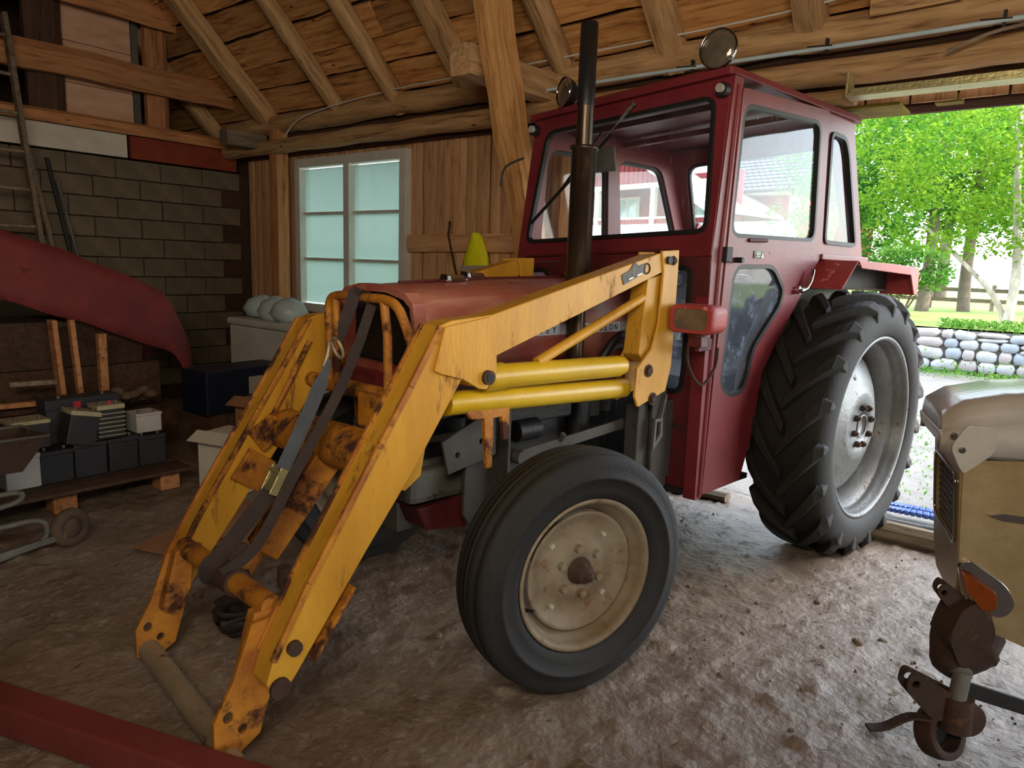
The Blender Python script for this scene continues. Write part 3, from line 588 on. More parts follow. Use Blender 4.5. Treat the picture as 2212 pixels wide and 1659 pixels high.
e = MB(); e.bar((1.98, .34, .715), (1.33, .34, .765), .012, .045); e.tube([(1.98, .31, .715), (1.98, .37, .715)], .028, 12); e.tube([(1.75, .34, .745), (1.75, .36, .775)], .012, 8); e.build('drag_link', GREYD, T, .003)
e = MB(); e.b2((2.05, -.6, .42), (2.13, .6, .50)); e.tube([(2.07, .50, .44), (2.07, .66, .425)], .05, 14); e.tube([(2.07, -.50, .44), (2.07, -.62, .425)], .05, 14); e.tube([(2.07, .60, .36), (2.07, .60, .58)], .035, 12); e.tube([(1.93, .56, .56), (2.07, .60, .58)], .022, 8); e.b2((1.95, -.09, .42), (2.36, .09, .54)); e.build('front_axle', GREY, T, .008)
# grille guard around the radiator base: ribbed body and grey plates
e = MB(); e.b2((2.12, -.19, .66), (2.36, .19, .97)); e.build('radiator', BLACK, T, .02)
for k in range(3): e = MB(); e.b2((2.11, -.205, .70+k*.085), (2.375, .205, .725+k*.085)); e.build('radiator_band', GREY, T, .004)
e = MB(); e.b2((2.14, -.23, .565), (2.40, .23, .70)); e.build('front_casting', GREY, T, .03)
e = MB(); e.prism([(2.36, .55), (2.32, .46), (2.05, .42), (1.98, .56)], lambda a, b: V((a, -.22, b)), lambda a, b: V((a, .22, b))); e.build('axle_carrier', REDD, T, .006)
for sy in (.30, -.25):
    e = MB(); yy = sy
    e.prism([(2.20, .95), (2.03, .95), (2.0, .42), (2.14, .40), (2.21, .52)], lambda a, b: V((a, yy, b)), lambda a, b: V((a, yy-.014, b)))
    e.box((2.045, yy+.03, .70), (.012, .06, .5)); e.build('loader_subframe', GREYD, T, .003)
e = MB(); e.prism([[(2.34, .82), (2.10, .92), (2.09, .74), (2.31, .70)]]+[[(2.27+.012*cos(a), .765+.012*sin(a)) for a in [k*pi/4 for k in range(8)]], [(2.16+.012*cos(a), .80+.012*sin(a)) for a in [k*pi/4 for k in range(8)]]], lambda a, b: V((a, .335, b)), lambda a, b: V((a, .322, b))); e.build('side_plate', GREYD, T, .003)
# step plate and battery box ahead of the cab
e = MB(); e.prism([(1.30, .93), (1.20, .93), (1.16, .47), (1.28, .47)], lambda a, b: V((a, .44, b)), lambda a, b: V((a, .455, b))); e.b2((1.10, .36, .50), (1.36, .43, .86)); e.build('rear_subframe', GREYD, T, .004)
e = MB(); e.prism([[(1.295, .80), (1.24, .80), (1.235, .72), (1.30, .66)], [(1.282, .785), (1.254, .785), (1.252, .73), (1.285, .692)]], lambda a, b: V((a, .462, b)), lambda a, b: V((a, .474, b))); e.tube([(1.25, .47, .80), (1.22, .47, .90)], .006, 6); e.build('step_hook', GREY, T)

# ---- exhaust stack
e = MB(); e.lathe([(.034, 1.05), (.034, 1.40)], (1.64, .30, 0), (0, 0, 1), 24); e.lathe([(.044, 1.36), (.049, 1.38), (.049, 1.885), (.056, 1.888), (.056, 1.902), (.034, 1.904)], (1.645, .30, 0), (0, 0, 1), 28); e.lathe([(.033, 1.88), (.0325, 2.345), (.034, 2.35), (.029, 2.348), (.029, 2.25)], (1.648, .30, 0), (0, 0, 1), 24)
ex = e.build('exhaust_stack', STACK, T); ex['label'] = 'tall upright exhaust pipe, brown and shiny'
e = MB(); e.lathe([(.0345, 2.05), (.0335, 2.352), (.030, 2.352)], (1.648, .30, 0), (0, 0, 1), 24); e.build('stack_tip', STACKB, ex)
e = MB(); e.b2((1.6, .26, 1.04), (1.70, .34, 1.06)); e.build('stack_flange', IRON, T)

# ---- cab
CY = .575
def cz(x, y, z): return V((x, y, z+.042*(y-CY)))
def cabside(poly, holes, name, y0=CY, th=-.03, mat=RED, parent=None, bevel=.004):
    mb = MB(); mb.prism([poly]+holes, lambda a, b: cz(a, y0+.0*a, b), lambda a, b: cz(a, y0+th, b)); return mb.build(name, mat, parent or T, bevel)
def seal(loop, plane, name, parent, w=.017, mat=BLACK, up=.006, dn=-.02):
    mb = MB(); out = inset(loop, -.004); inn = inset(loop, w); mb.prism([out, inn], lambda a, b: plane(a, b, up), lambda a, b: plane(a, b, dn)); mb.build(name, mat, parent, .003)
def pane(loop, plane, name, parent, mat=GLASS):
    mb = MB(); lp_ = inset(loop, .004); mb.add([plane(a, b, -.010) for a, b in lp_], [tuple(range(len(lp_)))]); mb.build(name, mat, parent)   # thin sheet of glass
pl_left = lambda a, b, o: cz(a, CY+.012+o, b)
pl_door = lambda a, b, o: cz(a, CY+.012+o, b)
pl_right = lambda a, b, o: cz(a, -CY-o, b)
# left door with upper and lower window
door_o = rpoly([(1.005, 2.195), (.19, 2.235), (.118, 1.54), (.30, 1.335), (.625, .98), (.66, .70), (.752, .455), (1.075, .445), (1.03, 1.53)], .02)
up_w = rpoly([(.985, 2.138), (.262, 2.172), (.205, 1.60), (1.012, 1.585)], .075, 6)
lo_w = rpoly([(.925, 1.468), (.60, 1.476), (.475, 1.36), (.50, 1.28), (.725, 1.08), (.755, .94), (.80, .885), (.90, .872), (1.0, .93), (.965, 1.42)], .06, 5)
mb = MB(); mb.prism([door_o, up_w, lo_w], lambda a, b: cz(a, CY+.018, b), lambda a, b: cz(a, CY-.012, b)); dr = mb.build('cab_door', RED, T, .004); dr['label'] = 'left cab door with an upper and a lower window'
seal(up_w, pl_door, 'window_seal', dr); pane(up_w, pl_door, 'upper_glass', dr)
seal(lo_w, pl_door, 'window_seal', dr); pane(lo_w, pl_door, 'lower_glass', dr, GLASSD)
mb = MB(); mb.tube([cz(.37, CY+.02, 1.36), cz(.37, CY+.045, 1.36)], .02, 14); mb.tube(smooth_path([cz(.375, CY+.05, 1.355), cz(.33, CY+.055, 1.37), cz(.285, CY+.055, 1.42), cz(.27, CY+.052, 1.46)], 5), [.012]*5+[.014]*5+[.011]*6, 10); mb.build('door_handle', CHROME, dr)
mb = MB(); mb.b2((.715, CY+.017, 1.502), (.805, CY+.021, 1.537)); bd = mb.build('maker_plate', PLATE, dr)
mb = MB(); mb.prism([(.722, 1.505), (.742, 1.505), (.734, 1.534)], lambda a, b: V((a, CY+.022, b)), lambda a, b: V((a, CY+.0235, b))); mb.b2((.745, CY+.021, 1.520), (.788, CY+.0225, 1.5235)); mb.b2((.745, CY+.021, 1.511), (.785, CY+.0225, 1.513)); mb.tube([(.790+.009*cos(a), CY+.022, 1.515+.009*sin(a)) for a in [k*pi/5 for k in range(10)]], .0012, 5, closed=True); mb.b2((.745, CY+.021, 1.530), (.782, CY+.0225, 1.532)); mb.build('plate_emblem', SILVER, dr)
mb = MB(); mb.tube([(.955, CY+.015, 1.49), (.955, CY+.055, 1.49)], .012, 12); mb.build('door_stop', BLACK, dr)
for z0 in (1.51,):
    mb = MB(); mb.box((1.045, CY+.025, z0), (.05, .035, .065)); mb.build('hinge', IRON, dr, .004)
mb = MB(); mb.tube([cz(.86, CY+.02, 1.578), cz(.72, CY+.03, 1.583)], .009, 8); mb.build('window_catch', REDD, dr)
# left pillars and side frame
ff = rpoly([(1.065, 2.235), (.998, 2.235), (1.02, 1.53), (1.065, .432), (1.12, .425), (1.135, 1.5)], .01)
mb = MB(); mb.prism([ff], lambda a, b: cz(a, CY+.012, b), lambda a, b: cz(a, CY-.05, b)); mb.build('front_pillar', RED, T, .006)
mb = MB(); mb.tube([cz(1.09, CY+.012, .44), cz(1.075, CY+.014, 1.5), cz(1.03, CY+.014, 2.2)], .011, 10); mb.build('hinge_rod', RED, T)
rs = rpoly([(.18, 2.245), (-.145, 2.235), (-.44, 1.545), (.11, 1.545), (.175, 2.05)], .01)
rw = rpoly([(.118, 2.15), (-.055, 2.145), (-.115, 2.07), (-.325, 1.60), (.075, 1.60)], .045, 5)
mb = MB(); mb.prism([rs, rw], lambda a, b: cz(a, CY, b), lambda a, b: cz(a, CY-.03, b)); rq = mb.build('rear_side_frame', RED, T, .004)
seal(rw, lambda a, b, o: cz(a, CY+.004+o, b), 'window_seal', rq); pane(rw, lambda a, b, o: cz(a, CY+o, b), 'glass', rq)
mb = MB(); mb.b2((-.46, CY-.05, 1.515), (.13, CY+.03, 1.545)); mb.build('sill_channel', RED, T, .006)
# right side: two windows seen from inside
rside = rpoly([(1.065, 2.235), (-.145, 2.235), (-.44, 1.545), (-.30, 1.50), (.35, 1.10), (.60, .5), (1.12, .43), (1.135, 1.5)], .01)
rwa = rpoly([(.99, 2.10), (.50, 2.115), (.46, 1.58), (1.03, 1.58)], .08, 5); rwb = rpoly([(.40, 2.115), (-.02, 2.115), (-.28, 1.60), (.34, 1.60)], .08, 5)
rwc = rpoly([(.98, 1.45), (.62, 1.45), (.60, 1.2), (.78, .9), (1.0, .9)], .06, 5)
mb = MB(); mb.prism([rside, rwa, rwb, rwc], lambda a, b: cz(a, -CY, b), lambda a, b: cz(a, -CY+.035, b)); rp_ = mb.build('right_side_frame', RED, T, .004)
for lp in (rwa, rwb, rwc): seal(lp, pl_right, 'window_seal', rp_); pane(lp, pl_right, 'glass', rp_)
# front: windscreen frame leaning forward, narrow side lights, firewall
def pf(a, b, o=0):  # a=y, b=z
    x = 1.065+(2.23-b)*.105 if b > 1.5 else 1.142-(1.5-b)*.055
    return cz(x+o, a, b)
fo = rpoly([(CY, 2.235), (-CY, 2.235), (-CY-.03, 1.5), (-CY-.03, 1.30), (CY, 1.30), (CY+.012, 1.5)], .01)
ws = rpoly([(.508, 2.165), (-.475, 2.165), (-.545, 1.60), (.555, 1.60)], .06, 6)
fo_top = [(CY, 2.235), (-CY, 2.235), (-CY-.03, 1.501), (CY+.012, 1.501)]
mb = MB(); mb.prism([fo_top, ws], lambda a, b: pf(a, b), lambda a, b: pf(a, b, -.03)); wf = mb.build('windscreen_frame', RED, T, .004)
seal(ws, lambda a, b, o: pf(a, b, .004+o), 'window_seal', wf, w=.016); pane(ws, lambda a, b, o: pf(a, b, .004+o), 'windscreen', wf)
sl = rpoly([(.50, 1.462), (.36, 1.462), (.36, .90), (.47, .90), (.485, 1.0)], .05, 5); sr = rpoly([(-.36, 1.462), (-.53, 1.462), (-.53, .95), (-.36, .9)], .05, 5)
fo_bot = [(CY+.012, 1.499), (-CY-.03, 1.499), (-CY, .43), (-.27, .43), (-.27, 1.10), (.27, 1.10), (.27, .43), (CY, .43)]
mb = MB(); mb.prism([fo_bot, sl, sr], lambda a, b: pf(a, b), lambda a, b: pf(a, b, -.03)); fw = mb.build('front_panel', REDD, T, .004)
for lp in (sl, sr): seal(lp, lambda a, b, o: pf(a, b, .004+o), 'window_seal', fw); pane(lp, lambda a, b, o: pf(a, b, .004+o), 'glass', fw, GLASSD if lp is sl else GLASS)
mb = MB(); mb.b2((1.135, -.27, 1.395), (1.16, .27, 1.50)); mb.b2((1.02, -.27, 1.0), (1.12, .27, 1.40)); mb.build('scuttle', REDD, T, .004)
mb = MB(); mb.tube([pf(.40, 1.53, .012), pf(-.52, 1.53, .012)], .006, 6); mb.build('lower_rail', REDD, T)
# roof
mb = MB(); mb.prism([rpoly([(1.10, -.60), (1.10, .60), (-.20, .60), (-.20, -.60)], .03)], lambda a, b: cz(a, b, 2.232), lambda a, b: cz(a-.02*0, b*.99, 2.262)); mb.prism([rpoly([(1.03, -.52), (1.03, .52), (-.12, .52), (-.12, -.52)], .05)], lambda a, b: cz(a, b, 2.26), lambda a, b: cz(a*.98, b*.96, 2.30)); mb.build('cab_roof', RED, T, .008)
mb = MB()
for x0 in (.78, .35): mb.bar(cz(x0, -.54, 2.20), cz(x0, .54, 2.20), .04, .03)
mb.build('roof_crossbar', RED, T, .003)
mb = MB(); mb.b2((1.0, -.55, 2.19), (1.04, .55, 2.225)); mb.b2((-.16, -.55, 2.18), (-.12, .55, 2.225)); mb.build('roof_frame', REDD, T, .003)
# rear frame
ro = [(CY-.03, 2.225), (-CY+.03, 2.225), (-CY+.0, 1.55), (CY-.0, 1.55)]; rwd = rpoly([(.46, 2.14), (-.46, 2.14), (-.50, 1.62), (.50, 1.62)], .08, 5)
def pr_(a, b, o=0): return cz(-.145-(2.235-b)*.427-o, a, b)
mb = MB(); mb.prism([ro, rwd], lambda a, b: pr_(a, b), lambda a, b: pr_(a, b, -.03)); rfm = mb.build('rear_frame', RED, T, .004)
seal(rwd, lambda a, b, o: pr_(a, b, o), 'window_seal', rfm); pane(rwd, lambda a, b, o: pr_(a, b, o), 'rear_glass', rfm)
mb = MB(); mb.prism([[(-CY, 1.55), (CY, 1.55), (.42, .95), (-.42, .95)]], lambda a, b: V((-.44+(1.55-b)*.12, a, b)), lambda a, b: V((-.42+(1.55-b)*.12, a, b))); mb.build('rear_panel', REDD, T)
mb = MB(); mb.b2((.0, -.42, .93), (1.05, .42, .96)); mb.b2((.6, -.55, .43), (1.1, .55, .455)); mb.build('cab_floor', IRON, T)
# fenders
for s in (1, -1):
    mb = MB()
    A = [(.25, 1.375), (.09, 1.515), (-.30, 1.512), (-.78, 1.500), (-.80, 1.34)]
    for i in range(len(A)-1):
        (x0, z0), (x1, z1) = A[i], A[i+1]; n = V((z0-z1, 0, x1-x0)).normalized()*-.006
        a, b = V((x0, s*.56, z0)), V((x1, s*.56, z1)); c_, d_ = V((x1, s*.77, z1)), V((x0, s*.77, z0)); vs = [a, b, c_, d_]+[q-n for q in (a, b, c_, d_)]
        mb.add(vs, [(0, 1, 2, 3), (4, 5, 6, 7), (0, 1, 5, 4), (1, 2, 6, 5), (2, 3, 7, 6), (3, 0, 4, 7)])
    lip = [(.09, 1.515), (-.30, 1.512), (-.78, 1.500), (-.80, 1.34), (-.745, 1.345), (-.66, 1.455), (.04, 1.478)]
    mb.prism([lip], lambda a, b: V((a, s*.772, b)), lambda a, b: V((a, s*.764, b)))
    fen = mb.build('fender', REDF, T, .003); fen['label'] = 'faded red sheet-metal rear fender'
    q = MB(); q.prism([[(.22, 1.39), (.09, 1.505), (-.77, 1.49), (-.79, 1.36), (.10, 1.375)]], lambda a, b: V((a, s*.60, b)), lambda a, b: V((a, s*.59, b))); q.build('fender_lining', IRON, T)
    q = MB(); q.bar((.16, s*.61, 1.375), (-.76, s*.61, 1.362), .02, .012); q.build('fender_edge', RUST, T)
    q = MB(); pts = [(-.50, .98), (-.42, 1.36), (-.15, 1.50), (.12, 1.52), (.50, 1.36), (.72, 1.05), (.76, .60), (.60, .55), (.56, .52), (.40, .52), (-.3, .55)]
    q.prism([pts], lambda a, b: V((a, s*.525, b)), lambda a, b: V((a, s*.515, b))); q.build('inner_guard', paint('guard_green' if s > 0 else 'guard_green2', (118, 124, 108), (96, 100, 88), 5, (60, 50, 40), .6, 14, .8), T)
    q = MB(); q.prism([[(-.25, 1.52), (-.52, 1.50), (-.60, 1.52), (-.42, 1.72), (-.36, 1.75)]], lambda a, b: V((a, s*.50, b)), lambda a, b: V((a, s*.46, b))); q.build('fender_corner', REDF, T)
# interior: seat, steering wheel, console
mb = MB(); mb.box((.28, .0, .98), (.42, .44, .10), top=(.9, .9)); mb.box((.08, 0, 1.22), (.09, .42, .42), (0, -.2, 0), top=(.8, .8)); mb.build('seat', BLACK, T, .03)
mb = MB(); c_ = V((.80, 0, 1.45)); ax = V((-.5, 0, .85)).normalized(); u = V((0, 1, 0)); w = ax.cross(u); mb.tube([c_+(u*cos(2*pi*k/32)+w*sin(2*pi*k/32))*.21 for k in range(32)], .013, 8, closed=True)
for k in range(3): a = 2*pi*k/3+.3; mb.tube([c_, c_+(u*cos(a)+w*sin(a))*.21], .007, 6)
mb.tube([c_, c_-ax*.45], .02, 8); mb.build('steering_wheel', BLACK, T)
mb = MB(); mb.box((1.0, 0, 1.28), (.18, .36, .26), top=(.7, .9)); mb.build('dashboard', IRON, T, .01)
mb = MB(); mb.tube(smooth_path([(.62, -.47, 1.0), (.60, -.46, 1.3), (.66, -.42, 1.42)], 4), .01, 8); mb.tube([(.66, -.42, 1.42), (.665, -.415, 1.45)], .02, 8); mb.tube([(.5, .33, .95), (.56, .34, 1.34)], .008, 8); mb.build('levers', IRON, T)
# wiper, work lamps, mirrors on the cab
mb = MB(); w0 = pf(.10, 2.205, .03); w1 = pf(-.13, 2.0, .03); mb.tube([w0, w0*.6+w1*.4], [.012, .005], 8); mb.tube([w0*.6+w1*.4, w1], .003, 6); mb.build('wiper_arm', GREY, T)
mb = MB(); mb.bar(pf(-.02, 2.08, .028), pf(-.50, 1.70, .024), .006, .016); mb.bar(pf(-.08, 2.10, .03), pf(-.30, 1.86, .03), .004, .008); mb.build('wiper_blade', BLACK, T)
def round_lamp(name, c, ax, r, par, lab):
    ax = V(ax).normalized(); c = V(c); b = MB()
    b.lathe([(r*.96, .0), (r*1.03, .004), (r*1.03, .014), (r*.99, .006), (r*.94, -.012), (r*.80, -.035), (r*.45, -.065), (.001, -.075)], c, ax, 36); o = b.build(name, BLACK, par); o['label'] = lab
    g = MB(); g.lathe([(r*.98, .006), (r*.94, .012), (r*.6, .020), (.001, .024)], c, ax, 36); g.build('lens', LENS, o)
    g = MB(); g.lathe([(r*1.0, .002), (r*1.05, .006), (r*1.05, .014), (r*.98, .016), (r*.97, .012)], c, ax, 36); g.build('lamp_ring', CHROME, o)
    g = MB(); g.tube([c-ax*.03-V((0, 0, r*.9)), c-ax*.03-V((0, 0, r*1.25))], .010, 8); g.build('lamp_bracket', BLACK, o); return o
round_lamp('work_lamp', cz(1.06, .497, 2.352), (.95, .18, .03), .078, T, 'large round work lamp on the left roof corner')
round_lamp('work_lamp', cz(1.06, -.375, 2.345), (.9, -.32, .05), .072, T, 'round work lamp on the right roof corner')
for (y0, z0) in ((.555, 2.165), (-.545, 2.17)):
    mb = MB(); mb.tube([cz(1.085, y0, z0+.01), cz(1.115, y0, z0+.01)], .028, 16); mb.build('marker_socket', BLACK, T, .003); mb = MB(); mb.tube([cz(1.115, y0, z0+.012), cz(1.13, y0, z0+.012)], .018, 14); mb.build('marker_lens', SILVER, T)
mb = MB(); mb.tube(smooth_path([(1.10, -.62, 2.0), (1.16, -.70, 1.95), (1.17, -.72, 1.85)], 4), .006, 6); mb.build('mirror_arm', BLACK, T)
mb = MB(); mb.box((.92, -.25, 1.98), (.012, .22, .12), (0, .2, 0)); mb.build('sun_visor', GREY, T, .004)
# rectangular road lamp on the left, facing forward
L = V((1.33, .635, 1.245)); ro_ = rrect(-.098, -.058, .098, .058, .036, 6); ri_ = rrect(-.074, -.042, .074, .042, .026, 6)
def lp(a, b, o): q = Matrix.Rotation(.10, 3, 'Z')@V((o, a, b)); return L+q
mb = MB(); n = len(ro_)
secs = [(.90, -.145), (1.0, -.115), (1.02, -.03), (1.0, -.0), (.94, .008)]; vs = [lp(a*k, b*k, o) for k, o in secs for a, b in ro_]
mb.add(vs, [(i*n+j, i*n+(j+1) % n, (i+1)*n+(j+1) % n, (i+1)*n+j) for i in range(len(secs)-1) for j in range(n)], True); mb.add(vs[:n], [tuple(range(n))])
mb.prism([[(a*.94, b*.94) for a, b in ro_], ri_], lambda a, b: lp(a, b, .008), lambda a, b: lp(a, b, -.01)); hl = mb.build('road_lamp', REDF, T); hl['label'] = 'boxy faded-red headlamp on a bracket'
mb = MB(); mb.prism([ri_], lambda a, b: lp(a, b, .002), lambda a, b: lp(a, b, -.006)); mb.build('lens', LENS, hl)
mb = MB(); mb.box(L+V((-.06, 0, -.085)), (.05, .07, .06), top=(.8, .8)); mb.tube([L+V((-.06, 0, -.06)), L+V((-.06, 0, -.07))], .04, 14); mb.bar(L+V((-.06, 0, -.11)), (1.12, .60, 1.13), .02, .05); mb.build('lamp_bracket', REDD, hl, .003)
mb = MB(); mb.tube(smooth_path([L+V((-.05, -.03, -.07)), L+V((-.05, -.035, -.17)), L+V((-.06, .0, -.25)), L+V((-.10, .02, -.27)), L+V((-.16, .03, -.20)), L+V((-.17, .03, -.12))], 6), .006, 6); mb.build('lamp_wire', RUST, hl)
# ---- loader
OUT = [(1.41, 1.502), (1.36, 1.500), (1.345, 1.44), (1.37, 1.432), (2.281, 1.137), (2.311, 1.045), (2.345, 1.045), (2.41, 1.072), (2.578, .823), (2.751, .596), (2.813, .51), (2.967, .30), (3.02, .235), (3.065, .285), (3.045, .345), (2.936, .546), (2.707, .909), (2.605, 1.069), (2.495, 1.248), (2.455, 1.262), (2.29, 1.276)]
def arm(y0, sg, lab):
    mb = MB(); y1 = y0-sg*.095
    mb.prism([OUT], lambda a, b: shear(V((a, y0, b))), lambda a, b: shear(V((a, y1, b)))); a_ = mb.build('loader_arm', YEL, T, .004); a_['label'] = lab
    # raised edge flange along the front edge and welded knee gusset
    m = MB(); ed = [(2.495, 1.248), (2.605, 1.069), (2.707, .909), (2.936, .546), (3.045, .35)]
    for i in range(4):
        for yy in (y0, y1):
            m.bar(shear(V((ed[i][0], yy, ed[i][1]))), shear(V((ed[i+1][0], yy, ed[i+1][1]))), .018, .016, up=(0, 1, 0))
    m.build('edge_flange', YELR, a_, .003)
    m = MB(); g = [(2.485, 1.243), (2.30, 1.27), (2.278, 1.235), (2.270, 1.09), (2.31, 1.035), (2.345, 1.04), (2.41, 1.075), (2.50, 1.10), (2.522, 1.11)]
    m.prism([g], lambda a, b: shear(V((a, y0+sg*.001, b))), lambda a, b: shear(V((a, y0+sg*.010, b)))); m.build('knee_gusset', YEL, a_, .003)
    m = MB(); c0 = shear(V((2.312, y0+sg*.006, 1.075))); m.tube([c0, c0+V((0, sg*.018, 0))], .024, 18); m.build('knee_pin', RUST, a_, .002)
    m = MB(); c0 = shear(V((2.312, y0+sg*.022, 1.075))); m.tube([c0, c0+V((0, sg*.004, 0))], .013, 14); m.build('pin_hole', INK, a_)
    for (bx, bz, br) in ((2.985, .372, .022), (3.028, .268, .030)):
        m = MB(); c0 = shear(V((bx, y0, bz))); m.tube([c0, c0+V((0, sg*.014, 0))], br, 16); m.build('pivot_bolt', RUST, a_, .003)
    m = MB(); c0 = shear(V((1.49, y0, 1.44))); m.tube([c0+V((.02*cos(a), sg*.002, .02*sin(a))) for a in [2*pi*k/14 for k in range(14)]], .003, 6, closed=True); m.build('weld_ring', RUST, a_)
    m = MB(); m.bar(shear(V((2.80, y0-sg*.01, .50))), shear(V((2.93, y0-sg*.01, .315))), .012, .055, up=(0, 1, 0)); m.build('rear_flange', YELR, a_, .003)
    return a_
la = arm(.52, 1, 'left arm of the yellow loader, near side'); ra = arm(-.42, -1, 'right arm of the yellow loader, far side')
mb = MB(); mb.prism([[(1.63, 1.375), (1.50, 1.425), (1.495, 1.462), (1.545, 1.449), (1.57, 1.465), (1.595, 1.432), (1.645, 1.412)]], lambda a, b: V((a, .5205, b)), lambda a, b: V((a, .5235, b))); tp = mb.build('type_plate', PLATE, la)
mb = MB(); mb.tube([(1.572+.005*cos(a), .5242, 1.428+.017*sin(a)) for a in [2*pi*k/14-pi/2 for k in range(12)]], .0013, 5); mb.bar((1.60, .5238, 1.397), (1.575, .5238, 1.404), .001, .006); mb.bar((1.55, .5238, 1.412), (1.52, .5238, 1.421), .001, .006); mb.build('plate_print', SILVER, la)
# inner tip brackets with the carriage: plates, yoke pipe, ground pipe
for (y0, sg) in ((.425, 1), (-.325, -1)):
    m = MB(); pts = [(3.06, .43), (2.94, .44), (2.955, .40), (3.0, .24), (3.045, .09), (3.12, .045), (3.175, .07), (3.175, .17), (3.12, .27)]
    holes = [[(3.135+.014*cos(a), .175+.018*sin(a)) for a in [2*pi*k/10 for k in range(10)]], [(3.095+.013*cos(a), .125+.015*sin(a)) for a in [2*pi*k/10 for k in range(10)]]]
    m.prism([pts]+holes, lambda a, b: shear(V((a, y0, b))), lambda a, b: shear(V((a, y0-sg*.018, b)))); cp = m.build('coupling_plate', YELR, T, .003)
    m = MB(); m.prism([[(3.045, .45), (2.985, .45), (3.0, .30), (3.06, .22), (3.10, .24)]], lambda a, b: shear(V((a, y0-sg*.018, b))), lambda a, b: shear(V((a, y0-sg*.07, b)))); m.build('coupling_box', YELR, T, .006)
m = MB(); m.tube([shear(V((2.99, .40, .45))), shear(V((3.0, -.31, .44)))], .034, 22); yk = m.build('yoke_pipe', YELR, T, .004)
m = MB(); m.tube([shear(V((2.995, .16, .447))), shear(V((2.995, .02, .446)))], .043, 22); m.build('pipe_sleeve', RUST, yk, .003)
m = MB(); m.tube([V((3.13, .50, .052)), V((3.135, .36, .052))], .026, 18); m.tube([V((3.133, .42, .052)), V((3.135, -.36, .048))], .036, 22); gp = m.build('ground_pipe', STEELT, T, .004)
# torque tube, cross pipe, tilt cylinder
m = MB(); m.tube([shear(V((2.60, .43, .82))), shear(V((2.60, -.33, .82)))], .078, 28); tq = m.build('torque_tube', YELR, T, .004)
m = MB(); m.prism([[(2.46, .98), (2.64, .93), (2.70, .78), (2.56, .72), (2.50, .76)]], lambda a, b: shear(V((a, .435, b))), lambda a, b: shear(V((a, .36, b)))); m.build('tube_gusset', YEL, T, .004)
m = MB(); m.tube([V((2.49, -.33, .965)), V((2.49, .43, .985))], .030, 16); m.build('cross_pipe', YELR, T)
m = MB(); m.box((2.49, .20, .93), (.12, .16, .12)); m.build('cross_bracket', YELR, T, .01)
m = MB(); m.bar(V((2.58, .03, .80)), V((2.84, -.02, .44)), .10, .10); m.tube([V((2.84, -.02, .46)), V((2.93, -.0, .36))], .03, 12); m.build('tilt_link', YELR, T, .008)
m = MB(); m.tube([V((2.80, .07, .40)), V((2.80, .07, .33)), ], .024, 12); m.tube([V((2.80, .05, .36)), V((2.80, .16, .345))], .016, 10); m.build('hose_coupling', RUST, T)
# small loop handle and brackets on the right arm
m = MB(); p_ = lambda a, b, y=-.318: shear(V((a, y, b)))
m.tube(smooth_path([p_(2.50, 1.16), p_(2.60, .98), p_(2.645, .90), p_(2.66, .87, -.28), p_(2.64, .87, -.15), p_(2.62, .88, -.05), p_(2.60, .87, -.03), p_(2.61, .80, -.04)], 5), .011, 8); m.build('hose_guard', YELR, ra)
m = MB(); m.box(p_(2.68, .82, -.31), (.12, .02, .10), (0, .6, 0)); m.box(p_(2.74, .68, -.31), (.13, .025, .12), (0, .95, 0)); m.build('arm_bracket', YELR, ra, .004)
